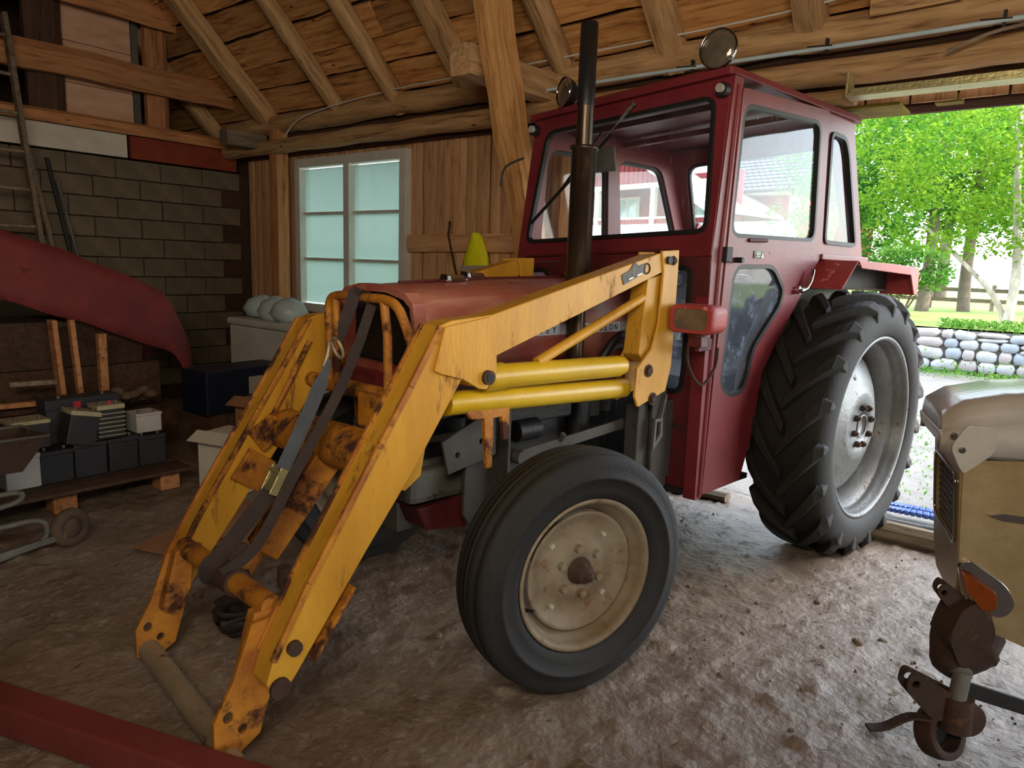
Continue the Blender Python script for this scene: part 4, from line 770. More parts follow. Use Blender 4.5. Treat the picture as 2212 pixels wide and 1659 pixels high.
# left and right towers, braces, lift cylinders
for (y0, sg) in ((.52, 1), (-.42, -1)):
    m = MB(); yo = y0+sg*.008; tw = [(1.405, 1.512), (1.285, 1.520), (1.283, 1.42), (1.285, 1.04), (1.315, .935), (1.50, .885), (1.525, .93), (1.52, 1.045), (1.43, 1.12), (1.395, 1.22), (1.385, 1.43)]
    m.prism([tw], lambda a, b: shear(V((a, yo, b))), lambda a, b: shear(V((a, yo-sg*.012, b)))); m.prism([[(1.46, 1.40), (1.36, 1.42), (1.37, 1.12), (1.44, 1.06), (1.49, 1.10)]], lambda a, b: shear(V((a, yo-sg*.02, b))), lambda a, b: shear(V((a, yo-sg*.10, b))))
    m.prism([tw[:1]+[(1.30, 1.515)]+[(1.30, 1.05), (1.32, .95), (1.50, .90), (1.51, 1.04)]+tw[-2:]], lambda a, b: shear(V((a, yo-sg*.11, b))), lambda a, b: shear(V((a, yo-sg*.122, b))))
    t_ = m.build('loader_tower', YEL, T, .004)
    for (bx, bz, br) in ((1.325, 1.475, .013), (1.345, 1.45, .0), (1.445, 1.03, .018), (1.405, .91, .018)):
        if br: m = MB(); hexbolt(m, shear(V((bx, yo, bz))), (0, sg, 0), br, .012); m.build('tower_bolt', RUST, t_)
    m = MB(); c0 = shear(V((1.36, yo, 1.475))); m.tube([c0, c0+V((0, sg*.012, 0))], .016, 14); m.build('pivot_pin', RUST if sg < 0 else INK, t_)
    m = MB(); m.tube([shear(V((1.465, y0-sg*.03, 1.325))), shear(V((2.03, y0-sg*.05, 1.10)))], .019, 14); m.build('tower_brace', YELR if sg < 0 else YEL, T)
    m = MB(); m.tube([shear(V((2.29, y0-sg*.045, 1.065))), shear(V((2.20, y0-sg*.045, 1.066)))], .047, 24); m.tube([shear(V((2.205, y0-sg*.045, 1.066))), shear(V((1.575, y0-sg*.045, 1.055)))], .042, 24); m.tube([shear(V((1.58, y0-sg*.045, 1.055))), shear(V((1.55, y0-sg*.045, 1.055)))], .036, 20)
    lc = m.build('lift_cylinder', YELC, T, .003)
    m = MB(); m.tube([shear(V((2.42, y0-sg*.07, .99))), shear(V((1.50, y0-sg*.07, .957)))], .040, 24); m.build('subframe_tube', YELC, T)
    m = MB(); yb = y0-sg*.07; m.prism([[(2.36, .965), (2.16, .96), (2.16, .84), (2.185, .84), (2.195, .925), (2.235, .925), (2.235, .75), (2.26, .75), (2.275, .925), (2.33, .93)]], lambda a, b: shear(V((a, yb+sg*.03, b))), lambda a, b: shear(V((a, yb+sg*.012, b)))); m.build('tube_bracket', YELR, T, .003)
# brush guard
def G(x, y, z): return V((x, y, z))
m = MB()
m.tube(smooth_path([G(2.50, -.155, .98), G(2.50, -.16, 1.20), G(2.50, -.155, 1.275), G(2.50, -.10, 1.305), G(2.50, .10, 1.308), G(2.50, .22, 1.308), G(2.50, .29, 1.288), G(2.495, .34, 1.22), G(2.495, .43, 1.07), G(2.495, .45, 1.02)], 6), .0165, 12)
bgd = m.build('brush_guard', YELR, T); bgd['label'] = 'yellow tube guard before the radiator'
m = MB(); m.tube([G(2.50, -.11, 1.30), G(2.50, -.10, .96)], .015, 10); m.build('guard_upright', YELR, bgd)
m = MB(); m.tube([G(2.50, .21, 1.305), G(2.50, .235, 1.19), G(2.50, .24, .96)], .0155, 10); m.build('guard_upright', YELR, bgd)
# ================================================================== THE OLD CREAM MACHINE at the right
O2 = empty('garden_tractor', (-.12, 2.40, 0), atan2(-.290, -.957), 'small old cream and grey tractor nose with an amber indicator, at the right edge', 'tractor')
W2 = -.42
def nose_sec(x, z0, zt, y0, y1, r=.06):
    pts = [(y0, z0), (y0, zt-r)]
    for k in range(5): a = pi/2*k/4; pts.append((y0-(r-r*cos(a)), zt-r+r*sin(a)))
    for k in range(5): a = pi/2*k/4; pts.append((y1+(r-r*sin(a)), zt-r+r*cos(a)))
    pts += [(y1, z0)]
    return [(x, a, b) for a, b in pts]
mb = skin([nose_sec(.155, .945, 1.0, -.05, W2+.05, .03), nose_sec(.150, .94, 1.055, -.02, W2+.02, .06), nose_sec(.10, .94, 1.092, -.004, W2+.004, .07), nose_sec(.0, .945, 1.12, .0, W2, .08), nose_sec(-.3, .96, 1.165, .0, W2, .08), nose_sec(-1.1, .98, 1.20, .0, W2, .08)])
o = mb.build('hood_cover', CREAMG, O2); m = o.modifiers.new('s', 'SOLIDIFY'); m.thickness = .006
mb = MB(); mb.prism([[(.150, .955), (.16, 1.0), (.05, 1.0), (-1.1, 1.01), (-1.1, .955), (.05, .93)]], lambda a, b: V((a, -.02, b)), lambda a, b: V((a, W2+.02, b))); mb.build('hood_valance', CREAMG, O2, .01)
sidep = rpoly([(.092, .925), (.075, .70), (.062, .56), (.035, .48), (-.02, .425), (-.20, .37), (-1.1, .37), (-1.1, .95), (-.1, .945)], .03, 4)
for y0, y1 in ((0, -.012), (W2, W2+.012)):
    mb = MB(); mb.prism([sidep], lambda a, b: V((a, y0, b)), lambda a, b: V((a, y1, b))); sp_ = mb.build('side_panel', CREAM, O2, .005)
mb = MB(); mb.prism([rpoly([(.015, .775), (-.02, .784), (-.5, .784), (-.5, .764), (-.02, .764)], .006)], lambda a, b: V((a, .0, b)), lambda a, b: V((a, .010, b))); mb.build('side_moulding', CHROME, O2, .003)
# front: surround, slatted grille
fr_o = rpoly([(-.005, .925), (W2+.005, .925), (W2+.01, .56), (W2+.06, .47), (-.06, .47), (-.01, .56)], .03); fr_i = rpoly([(-.045, .865), (W2+.045, .865), (W2+.05, .66), (-.05, .66)], .03)
def fpl(a, b, o=0): return V((.088-(.92-b)*.10+o, a, b))
mb = MB(); mb.prism([fr_o, fr_i], lambda a, b: fpl(a, b, .012), lambda a, b: fpl(a, b, -.02)); mb.build('front_panel', CREAM, O2, .008)
mb = MB(); mb.b2((.03, W2+.03, .64), (.04, -.03, .88)); mb.build('grille_back', IRON, O2)
for k in range(9):
    z = .672+k*.022; mb = MB(); mb.box(fpl(W2/2, z, -.004), (.020, .33, .005), (0, .5, 0)); mb.build('grille_slat', GREY, O2)
for yy in (-.12, -.21, -.30): mb = MB(); mb.bar(fpl(yy, .66, -.01), fpl(yy, .865, -.01), .006, .006); mb.build('grille_rib', GREY, O2)
mb = MB(); lp_ = [fpl(a, b, .016) for a, b in inset(fr_i, -.006)]; mb.tube(lp_, .004, 6, closed=True); mb.build('grille_trim', CHROME, O2)
mb = MB(); mb.prism([rpoly([(.02, .955), (.02, 1.03), (.095, 1.03), (.13, .96), (.10, .90), (.088, .885)], .02)], lambda a, b: V((a, .004, b)), lambda a, b: V((a, -.01, b))); ck = mb.build('nose_cheek', CREAMG, O2, .004)
for (a, b) in ((.10, .955), (.125, .995)):
    mb = MB(); mb.tube([(a, .0, b), (a, .008, b)], .009, 12); mb.tube([(a, .008, b), (a, .013, b)], .006, 6); mb.build('screw', CHROME, ck)
mb = MB(); mb.prism([rpoly([(.072, .615), (.045, .635), (-.055, .575), (-.085, .52), (-.06, .475), (-.0, .482), (.055, .545)], .025)], lambda a, b: V((a, -.002, b)), lambda a, b: V((a, .016, b))); ind = mb.build('indicator_base', CHROME, O2, .006)
mb = MB(); mb.prism([rpoly([(.066, .600), (.04, .596), (-.030, .555), (-.035, .505), (.0, .495), (.05, .55)], .012)], lambda a, b: V((a, .014, b)), lambda a, b: V((a*.96, .036, b*.98+.01))); mb.build('indicator_lens', AMBER, ind, .006)
# gear housing with ears and ring under the nose
GA = atan2(.62, .784)
G2 = empty('gear_housing', (-.175, 2.40, 0), GA, 'rusty cast gear housing with drilled ears, under the cream nose', 'gearbox')
mb = MB(); mb.lathe([(.001, -.10), (.035, -.10), (.05, -.085), (.085, -.02), (.092, .0), (.098, .005), (.098, .022), (.09, .03), (.085, .08), (.05, .12), (.001, .12)], (.045, .02, .34), (.55, .25, .62), 26); mb.build('bell_casting', RUST, G2)
mb = MB(); mb.prism([rpoly([(-.02, .50), (.045, .52), (.09, .42), (.06, .33), (.0, .30), (-.05, .40)], .03)], lambda a, b: V((a, -.06, b)), lambda a, b: V((a, .04, b))); mb.build('box_casting', RUST, G2, .012)
mb = MB(); mb.lathe([(.026, -.05), (.033, -.05), (.034, .0), (.026, .0)], (.01, -.04, .275), (-.25, -.45, -.75), 20, closed=True); mb.tube([(.012, -.05, .29), (-.012, -.075, .20)], .024, 18); mb.build('pipe_stub', GREY, G2)
def ear(pts, y, name='drilled_ear', hole=(0, 0), r=.010):
    m = MB(); h = [(hole[0]+r*cos(2*pi*k/10), hole[1]+r*sin(2*pi*k/10)) for k in range(10)]
    m.prism([rpoly(pts, .022, 5), h], lambda a, b: V((a, y, b)), lambda a, b: V((a, y+.007, b))); m.build(name, RUST, G2, .001)
for y in (-.02, .02): ear([(-.075+y*.3, .525), (-.055, .56), (.03, .50), (.0, .44)], y, hole=(-.050+y*.3, .525), r=.009)
for y in (-.075, -.03): ear([(-.165, .245), (-.155, .30), (.02, .215), (.01, .13), (-.08, .155)], y, hole=(-.135, .262), r=.012)
mb = MB(); mb.lathe([(.052, -.03), (.074, -.03), (.078, 0), (.074, .03), (.052, .03)], (-.03, -.05, .095), (.35, -.80, .35), 28, closed=True); mb.build('ring', RUST, G2, .002)
mb = MB(); mb.lathe([(.001, 0), (.05, 0)], (-.03, -.035, .095), (.35, -.80, .35), 24); mb.build('ring_core', BLACK, G2)
mb = MB(); mb.tube([(.0, -.06, .22), (.0, -.07, .12)], .045, 14); mb.lathe([(.05, -.02), (.05, .02), (.001, .02)], (.02, -.08, .165), (0, -1, .1), 20); mb.build('swivel', RUST, G2, .004)
mb = MB(); mb.bar((.03, -.04, .235), (.42, -.03, .115), .012, .045); mb.build('flat_bar', IRON, G2, .002)
mb = MB(); pts = smooth_path([(-.08, -.07, .15), (-.14, -.07, .155), (-.21, -.07, .12), (-.26, -.07, .115)], 5)
for i in range(len(pts)-1): mb.bar(pts[i], pts[i+1], .03, .008)
mb.build('leaf_spring', RUST, G2)

# ================================================================== small things on the barn floor
# ratchet strap tying the loader
def tw(p): q = Matrix.Rotation(TA, 3, 'Z')@V(p); return q+V((TX, TY, 0))
stp = empty('tie_down_strap', tw((2.9, .1, 0)), TA, 'brown and grey ratchet strap pulled from the brush guard down to the loader pipe', 'strap')
off = V((2.9, .1, 0))
def ribbon(mb, pts, w, t=.003, wdir=(0, 1, 0), tw_=None):
    pts = [V(p)-off for p in pts]; n = len(pts); vs = []
    for i, p in enumerate(pts):
        wv = V(wdir if not isinstance(wdir, list) else wdir[i]); tg = (pts[min(i+1, n-1)]-pts[max(i-1, 0)]).normalized(); wv = (wv-tg*wv.dot(tg)).normalized(); nn = tg.cross(wv)
        ww = w[i] if isinstance(w, list) else w
        for a, b in ((-1, -1), (1, -1), (1, 1), (-1, 1)): vs.append(p+wv*a*ww/2+nn*b*t/2)
    fs = [(i*4+j, i*4+(j+1) % 4, i*4+4+(j+1) % 4, i*4+4+j) for i in range(n-1) for j in range(4)]+[(0, 1, 2, 3), (4*n-4, 4*n-3, 4*n-2, 4*n-1)]
    mb.add(vs, fs, False)
PT, PR, PB, PY = V((2.525, .08, 1.33)), V((2.60, .10, 1.16)), V((2.83, .135, .76)), V((3.02, .10, .46))
m = MB(); ribbon(m, smooth_path([(2.47, .09, 1.30), PT, (2.545, .075, 1.28), (2.57, .075, 1.22), PR], 4), [.042]*13+[.036, .03, .02, .014], wdir=(.85, -.5, .2)); m.build('webbing', STRAPM, stp)
m = MB(); ribbon(m, smooth_path([(2.485, .12, 1.30), (2.56, .14, 1.14), (2.66, .17, .98), (2.80, .17, .76), (2.93, .16, .54), (3.03, .13, .46)], 5), .034, wdir=(.85, -.5, .2)); m.build('webbing', STRAPM, stp)
m = MB(); c_ = PR-off+V((.01, 0, -.02)); m.tube([c_+V((.012*sin(a), .030*cos(a), .034*sin(a))) for a in [2*pi*k/18 for k in range(18)]], .006, 8, closed=True); m.tube([c_+V((.004, -.045, .02)), c_+V((.008, -.055, -.03)), c_+V((.03, -.045, -.07))], [.005, .009, .007], 8); m.build('hook_ring', STEELT, stp)
m = MB(); ribbon(m, smooth_path([(2.625, .075, 1.10), (2.67, .09, 1.02), (2.74, .11, .90), PB], 5), [.012, .016, .022, .028, .034]+[.046]*11, wdir=(.85, -.5, .2)); m.build('webbing', STRAPG, stp)
m = MB(); m.box(PB-off+V((.03, -.01, -.035)), (.012, .055, .06), (0, -.5, 0)); m.box(PB-off+V((.022, -.04, -.03)), (.03, .004, .09), (0, -.5, 0)); m.box(PB-off+V((.022, .022, -.03)), (.03, .004, .09), (0, -.5, 0)); m.tube([PB-off+V((.02, -.045, -.0)), PB-off+V((.02, .03, -.0))], .008, 10); m.build('ratchet', ZINC, stp, .002)
m = MB(); ribbon(m, smooth_path([PB+V((.02, -.01, -.05)), (2.93, .09, .60), (3.0, .06, .50), (3.045, .045, .455), (3.03, .04, .40), (2.98, .05, .41)], 5), .052, wdir=(.8, -.6, .1)); m.build('webbing', STRAPM, stp)
m = MB(); ribbon(m, smooth_path([(2.96, .10, .44), (2.93, .11, .30), (2.90, .10, .16), (2.89, .08, .03)], 4), .05, wdir=(.8, -.6, 0)); m.build('webbing', STRAPM, stp)
def heap(name, base, label, mat, seed, n=3, w=.045, R=.12):
    rg = random.Random(seed); e = empty(name, base, 0, label, 'strap')
    for k in range(n):
        m = MB(); a0 = rg.uniform(0, 6); pts = []
        for i in range(9):
            a = a0+i*.75; r_ = R*(.5+.5*rg.random()); pts.append(V((r_*cos(a), r_*sin(a), .03+.05*rg.random()+.02*k)))
        pts = smooth_path(pts, 4); N = len(pts); vs = []
        for i, p in enumerate(pts):
            tg = (pts[min(i+1, N-1)]-pts[max(i-1, 0)]).normalized(); wv = V((0, 0, 1)).lerp(tg.cross(V((0, 0, 1))), .35); wv = (wv-tg*wv.dot(tg)).normalized(); nn = tg.cross(wv)
            for a, b in ((-1, -1), (1, -1), (1, 1), (-1, 1)): q = p+wv*a*w/2+nn*b*.0015; q.z = max(q.z, .006); vs.append(q)
        m.add(vs, [(i*4+j, i*4+(j+1) % 4, i*4+4+(j+1) % 4, i*4+4+j) for i in range(N-1) for j in range(4)], True); m.build('loop', mat, e)
heap('strap_heap', (-2.36, 1.36, 0), 'heap of brown strap webbing on the floor inside the loader frame', STRAPM, 4, 4, .045, .12)
heap('strap_heap', (-2.27, 1.68, 0), 'loops of grey strap on the floor behind the near loader arm', STRAPG, 9, 2, .035, .10)
# blue strap outside the threshold
m = MB(); 
e = empty('blue_strap', (-.62, 4.72, 0), 0, 'blue folded fire hose lying just outside the threshold', 'hose')
for k, (y0, z0) in enumerate(((0, .03), (.09, .03))):
    m = MB(); pts = smooth_path([(-.16, y0+.05, z0), (-.05, y0-.01, z0+.02), (.12, y0, z0+.02), (.4, y0+.02, z0)], 5)
    for i in range(len(pts)-1): m.bar(pts[i], pts[i+1], .07, .03)
    m.build('hose_fold', BLUEP, e, .01)
# red primer beam in the foreground (lies on the floor)
mb = MB(); mb.bar((-3.11, .351, .055), (-.84, 1.131, .055), .092, .10); o = mb.build('steel_beam', REDB, None, .006)
tag(o, 'red-brown primed steel box beam lying in the bottom left corner', 'beam')

# pallet with old batteries along the left
PX = -4.45
pal = empty('pallet', (PX-.25, 1.35, 0), 0, 'low wooden pallet carrying the old batteries', 'pallet')
for k in range(5): m = MB(); m.b2((.02+k*.11, -.55, .125), (.11+k*.11, .75, .145)); m.build('deck_board', W_DARK, pal, .002)
for yy in (-.50, .02, .60):
    for xx in (.40,): m = MB(); m.box((xx, yy+.05, .0625), (.12, .12, .125)); m.build('block', W_BEAM, pal, .006)
    m = MB(); m.b2((-.02, yy, .105), (.5, yy+.10, .125)); m.build('cross_board', W_DARK, pal)
def battery(name, y, z, w, h, d, mat, label, tilt=0, ribs=False, x=None, lid=None, group='old batteries on the pallet', red=False, rz=0):
    e = empty(name, (x if x is not None else -4.35, y, z), rz, label, 'battery', group); e.rotation_euler = (tilt, 0, rz)
    m = MB(); m.b2((-d, -w/2, 0), (0, w/2, h*.86)); m.build('case', mat, e, .006)
    m = MB(); m.b2((-d-.004, -w/2-.004, h*.86), (.004, w/2+.004, h)); m.build('lid', lid or mat, e, .005)
    if ribs:
        for k in range(6): m = MB(); m.b2((-d-.003, -w/2-.003, h*.08+k*h*.13), (.003, w/2+.003, h*.08+k*h*.13+.006)); m.build('rib', BATL, e)
    for yy in (-w*.3, w*.3): m = MB(); m.tube([(-.04, yy, h), (-.04, yy, h+.018)], [.009, .008], 10); m.build('terminal', GREY, e)
    if red: m = MB(); m.tube([(-.03, .0, h), (-.03, .0, h+.02)], .01, 10); m.build('red_cap', paint('red_cap', (210, 50, 70), None, 3, None, rough=.5), e)
    return e
battery('battery', 1.265, .145, .165, .19, .17, BATW, 'white battery at the left end of the pallet, beneath the barrow tray', group=None)
battery('battery', 1.43, .145, .165, .185, .17, BATB, 'black battery on the pallet, right of the white one')
battery('battery', 1.605, .145, .17, .20, .17, BATB, 'black battery in the middle of the pallet bottom row, left of the darkest one')
battery('battery', 1.785, .145, .165, .20, .17, BATB, 'darkest battery of the pallet bottom row')
battery('battery', 1.955, .145, .16, .185, .17, BATB, 'black battery at the right end of the pallet')
battery('battery', 1.33, .345, .19, .16, .17, BATB, 'black battery with a pale yellowed lid, upper row left', lid=BATL, x=-4.40)
battery('battery', 1.545, .345, .155, .195, .15, BATB, 'dark grey battery leaning on the upper row, tilted', tilt=-.22, lid=BATL, x=-4.32)
battery('battery', 1.72, .355, .145, .20, .14, BATB, 'ribbed black battery with a pale lid and a red cap, upper row', ribs=True, lid=BATL, x=-4.33, red=True)
battery('battery', 1.955, .345, .15, .12, .15, BATW, 'white battery on top at the right end of the pallet', lid=BATW, x=-4.38)
TB = battery('battery', 1.66, .145, .40, .43, .14, BATB, 'long black truck battery behind the ribbed one', x=-4.56)
m = MB(); m.b2((.006, -.06, .33), (.009, -.02, .41)); m.build('red_label', paint('red_label', (190, 40, 50), None, 3, None, rough=.5), TB)
# crate / trestle rack behind the batteries
rk = empty('wooden_rack', (-5.0, 1.6, 0), 0, 'rough wooden trestle rack behind the batteries', 'rack')
for (p, q, w_, h_) in (((0, -.55, .50), (0, .30, .475), .03, .05), ((0, -.62, 0), (0, -.62, .95), .05, .05), ((0, .10, .45), (0, .07, 1.0), .03, .09), ((.02, .20, .45), (.02, .17, 1.0), .03, .05), ((0, .35, .0), (0, .35, .9), .05, .05)):
    m = MB(); m.bar(p, q, w_, h_, up=(1, 0, 0)); m.build('slat', W_BEAM, rk, .003)
m = MB(); m.bar((-.02, -.18, .615), (-.02, .12, .605), .03, .03); m.build('pale_slat', W_GREY, rk, .003)
m = MB(); m.b2((-.3, -.7, .42), (-.02, .7, .45)); m.build('shelf_board', W_DARK, rk)
rag = MB()
for k in range(6): rag.lathe([(.001, .03), (.03, .025), (.05, .0), (.03, -.02), (.001, -.025)], (-5.0+.02*k, 1.98+.045*k, .49+.02*sin(k*2)), (.2*sin(k), .3*cos(k), 1), 10)
o = rag.build('rag_bundle', GLOVE); tag(o, 'crumpled brown rag bundle on the rack', 'rag')
# wheelbarrow at the left edge
wbw = empty('wheelbarrow', (-3.75, .95, 0), 0, 'old wheelbarrow with a dark tray and tubular frame, left edge', 'wheelbarrow')
m = MB(); N = 10
top = [(-.12, -.45, .60), (-.12, .18, .60), (.10, .225, .585), (.10, -.45, .60)]; bot = [(-.08, -.40, .44), (-.08, .05, .44), (.06, .12, .425), (.06, -.40, .44)]
m.add(top+bot, [(0, 1, 5, 4), (1, 2, 6, 5), (2, 3, 7, 6), (3, 0, 4, 7), (4, 5, 6, 7)]); o = m.build('tray', RUST, wbw); mm = o.modifiers.new('s', 'SOLIDIFY'); mm.thickness = .004
m = MB(); m.tube([V(p) for p in top], .008, 8, closed=True); m.build('tray_rim', GREY, wbw)
m = MB(); m.tube(smooth_path([(.05, -.3, .33), (.06, .0, .335), (.07, .10, .33), (.06, .09, .29), (.05, -.02, .265), (.05, -.3, .20)], 5), .013, 8); m.tube(smooth_path([(.0, -.3, .16), (.02, .05, .17), (.03, .16, .17), (.04, .20, .14), (.04, .18, .07), (.05, .0, .03), (.06, -.3, .0)], 5), .014, 8); m.bar((-.02, -.1, .17), (-.0, .18, .16), .04, .006); m.bar((.08, -.3, -.0+.03), (.04, .28, .07), .025, .03); m.build('tube_frame', GREY, wbw)
m = MB(); m.lathe([(.05, -.025), (.085, -.025), (.095, -.01), (.095, .01), (.085, .025), (.05, .025)], (.02, .31, .095), (1, .2, 0), 26, closed=True); m.lathe([(.001, -.01), (.05, -.02), (.05, .02), (.001, .01)], (.02, .31, .095), (1, .2, 0), 20); m.build('wheel', RUBD, wbw)
# flattened cardboard
cb = empty('cardboard', (-3.38, 1.72, .012), .25, 'flattened brown cardboard with a printed panel lying behind the loader', 'cardboard')
m = MB(); m.box((0, 0, .004), (.34, .50, .006), (.01, .02, .1)); m.build('sheet', CARD, cb)
m = MB(); m.box((.16, .18, .05), (.22, .30, .005), (.35, .2, .4)); m.build('flap', CARD, cb)
# ladder, rods
ld = empty('ladder', (-6.25, 2.12, 0), 0, 'old wooden ladder leaning up to the loft at the far left', 'ladder')
p0, p1 = V((0, .05, 0)), V((-.35, -.085, 3.17)); 
for dy in (0, -.42): m = MB(); m.bar(p0+V((0, dy, 0)), p1+V((0, dy, 0)), .035, .075, up=(1, 0, 0)); m.build('rail', W_GREY, ld, .004)
for k in range(11):
    t = .06+k*.089; m = MB(); c_ = p0.lerp(p1, t); m.tube([c_, c_+V((0, -.42, 0))], .014, 8); m.build('rung', W_GREY, ld)
for i, (dx, y0, y1, z1, mt, lab) in enumerate(((0, 2.18, 2.22, 2.24, W_GREY, 'grey stick leaning beside the ladder'), (.05, 2.3, 2.34, 2.18, IRON, 'black pipe leaning by the block wall'), (.1, 2.36, 2.40, 2.0, GREY, 'thin pale rod leaning by the block wall'))):
    m = MB(); m.tube([V((-6.6+dx, y0+.3, .0)), V((-6.88+dx*.5, y1, z1))], .022-.005*i, 8); o = m.build('pole', mt); tag(o, lab, 'pole')
# yellow hi-vis jacket on the rail
jk = MB(); n = 14; vs = []
rows = [(0, .03), (.03, .07), (.10, .11), (.18, .14), (.27, .16), (.36, .17)]
for (dz, hw) in rows:
    for k in range(n):
        a = 2*pi*k/n; f = 1+.18*sin(3*a+dz*9); vs.append((hw*cos(a)*f*.8, .035*sin(a)*f-.01, -dz))
jk.add(vs, [(i*n+k, i*n+(k+1) % n, (i+1)*n+(k+1) % n, (i+1)*n+k) for i in range(len(rows)-1) for k in range(n)], True); jk.add(vs[:n], [tuple(range(n))])
o = jk.build('hivis_jacket', HIVIS, None, 0, loc=(-3.67, 4.14, 1.665)); tag(o, 'bright yellow safety jacket hanging on the nailing rail', 'jacket')
jb = MB(); jb.add([(.16, -.05, -.24), (-.12, -.055, -.25), (-.13, -.055, -.29), (.165, -.05, -.28)], [(0, 1, 2, 3)]); q = jb.build('reflective_band', SILVER, o); mm = q.modifiers.new('s', 'SOLIDIFY'); mm.thickness = .003
# rods hanging on the plank wall
for (xa, za, xb, zb) in ((-3.98, 1.72, -3.90, 1.25),):
    m = MB(); m.tube([(xa, 4.17, za+.04), (xa, 4.15, za-.06), (xa+.02, 4.17, za-.2), (xb, 4.2, zb)], .008, 6); o = m.build('iron_hook', RUST); tag(o, 'thin rusty iron hook hanging on the plank wall', 'hook')
m = MB(); m.tube([(-3.42, 4.16, 2.17), (-3.12, 4.12, 2.13)], .010, 8); o = m.build('pale_stick', WHITE); tag(o, 'pale stick poking out behind the leaning strut', 'stick')
# white chest and cardboard under the window, orange bonnet, pale sack
ch_ = empty('chest_freezer', (-5.15, 3.62, 0), 0, 'white chest below the barn window', 'chest')
m = MB(); m.box((0, 0, .42), (1.3, .62, .84)); m.build('body', WHITE, ch_, .02); m = MB(); m.box((0, 0, .875), (1.32, .66, .06)); m.build('lid', WHITE, ch_, .02)
m = MB()
for k in range(3):
    m.lathe([(.001, .0), (.12+.02*sin(k*2), .01), (.16, .07), (.12, .15), (.03, .20), (.001, .19)], (-5.6+.22*k, 3.5+.05*sin(k*3), .905), (.1*sin(k), .1*cos(k*2), 1), 14)
o = m.build('plastic_sacks', PLAST); tag(o, 'pale plastic sacks heaped on the white chest', 'sack', kind='stuff')
for (x0, y0, z0, a, b, c_, lab, mt) in ((-4.15, 2.70, .0, .42, .34, .50, 'large brown cardboard box behind the far loader arm', CARD), (-4.0, 2.28, .0, .30, .26, .36, 'small pale cardboard box behind the far front wheel', CARDW)):
    e = empty('cardboard_box', (x0, y0, z0), .3, lab, 'box'); m = MB(); m.b2((-a/2, -b/2, 0), (a/2, b/2, c_)); m.build('body', mt, e, .004); m = MB(); m.box((0, -b/2-.04, c_-.005), (a, .1, .005), (.5, 0, 0)); m.box((a/2+.04, 0, c_), (.1, b, .005), (0, -.3, 0)); m.build('flap', mt, e)
og = empty('orange_bonnet', (-3.75, 3.35, 0), .2, 'orange sheet-metal bonnet standing behind the tractor nose', 'bonnet')
mb = skin([[(x_, -.26*s_, .55), (x_, -.26*s_, .95), (x_, -.20*s_, 1.04*h_), (x_, 0, 1.07*h_), (x_, .20*s_, 1.04*h_), (x_, .26*s_, .95), (x_, .26*s_, .55)] for x_, s_, h_ in ((-.35, .9, .98), (-.30, 1, 1), (.3, 1, 1), (.36, .9, .98))]); o = mb.build('shell', ORANGE, og); mm = o.modifiers.new('s', 'SOLIDIFY'); mm.thickness = .01
m = MB()
for xx in (-.25, .25):
    for yy in (-.2, .2): m.bar((xx, yy, 0), (xx, yy, .6), .04, .04, up=(1, 0, 0))
m.build('stand', IRON, og)
# red tarp over a sloping load, in front of the block wall (blurred in the photo)
def tarp(name, corners, zf, mat, label, cat, n=26, skirt=.0):
    (x0, y0), (x1, y1) = corners; vs = []
    for j in range(n+1):
        for i in range(n+1):
            u, v = i/n, j/n; x_ = x0+(x1-x0)*u; y_ = y0+(y1-y0)*v; vs.append((x_, y_, zf(u, v)+.02*noise.noise(V((x_*4, y_*4, 0)))))
    m = MB(); m.add(vs, [(j*(n+1)+i, j*(n+1)+i+1, (j+1)*(n+1)+i+1, (j+1)*(n+1)+i) for j in range(n) for i in range(n)], True); o = m.build(name, mat); s_ = o.modifiers.new('s', 'SOLIDIFY'); s_.thickness = .01; tag(o, label, cat); return o
tarp('red_tarp', ((-5.97, 1.15), (-5.16, 2.68)), lambda u, v: 1.06+.62*(1-v)**.85-3.2*max(0, u-.86)-3.2*max(0, .12-u)-2.5*max(0, v-.90), REDT, 'dull red tarpaulin sloping down before the block wall', 'tarpaulin')
cr = empty('wooden_crate', (-5.62, 1.95, 0), 0, 'dark crate stack underneath the red tarpaulin', 'crate')
for k in range(3): m = MB(); m.b2((-.3, -.75, k*.32), (.26, .66-k*.12, .315+k*.32)); m.build('crate_side', W_DARK, cr, .005)
bb = empty('tool_box', (-4.85, 2.75, 0), .1, 'dark blue metal tool box with a white label, behind the far loader arm', 'box')
m = MB(); m.b2((-.2, -.25, .30), (.1, .45, .62)); m.build('body', paint('dark_blue', (20, 28, 52), (16, 24, 42), 4, None, rough=.5), bb, .01); m = MB(); m.b2((.1, .1, .42), (.104, .22, .55)); m.build('label', SILVER, bb); m = MB(); m.b2((-.2, -.2, 0), (.08, .4, .30)); m.build('plinth', W_DARK, bb)
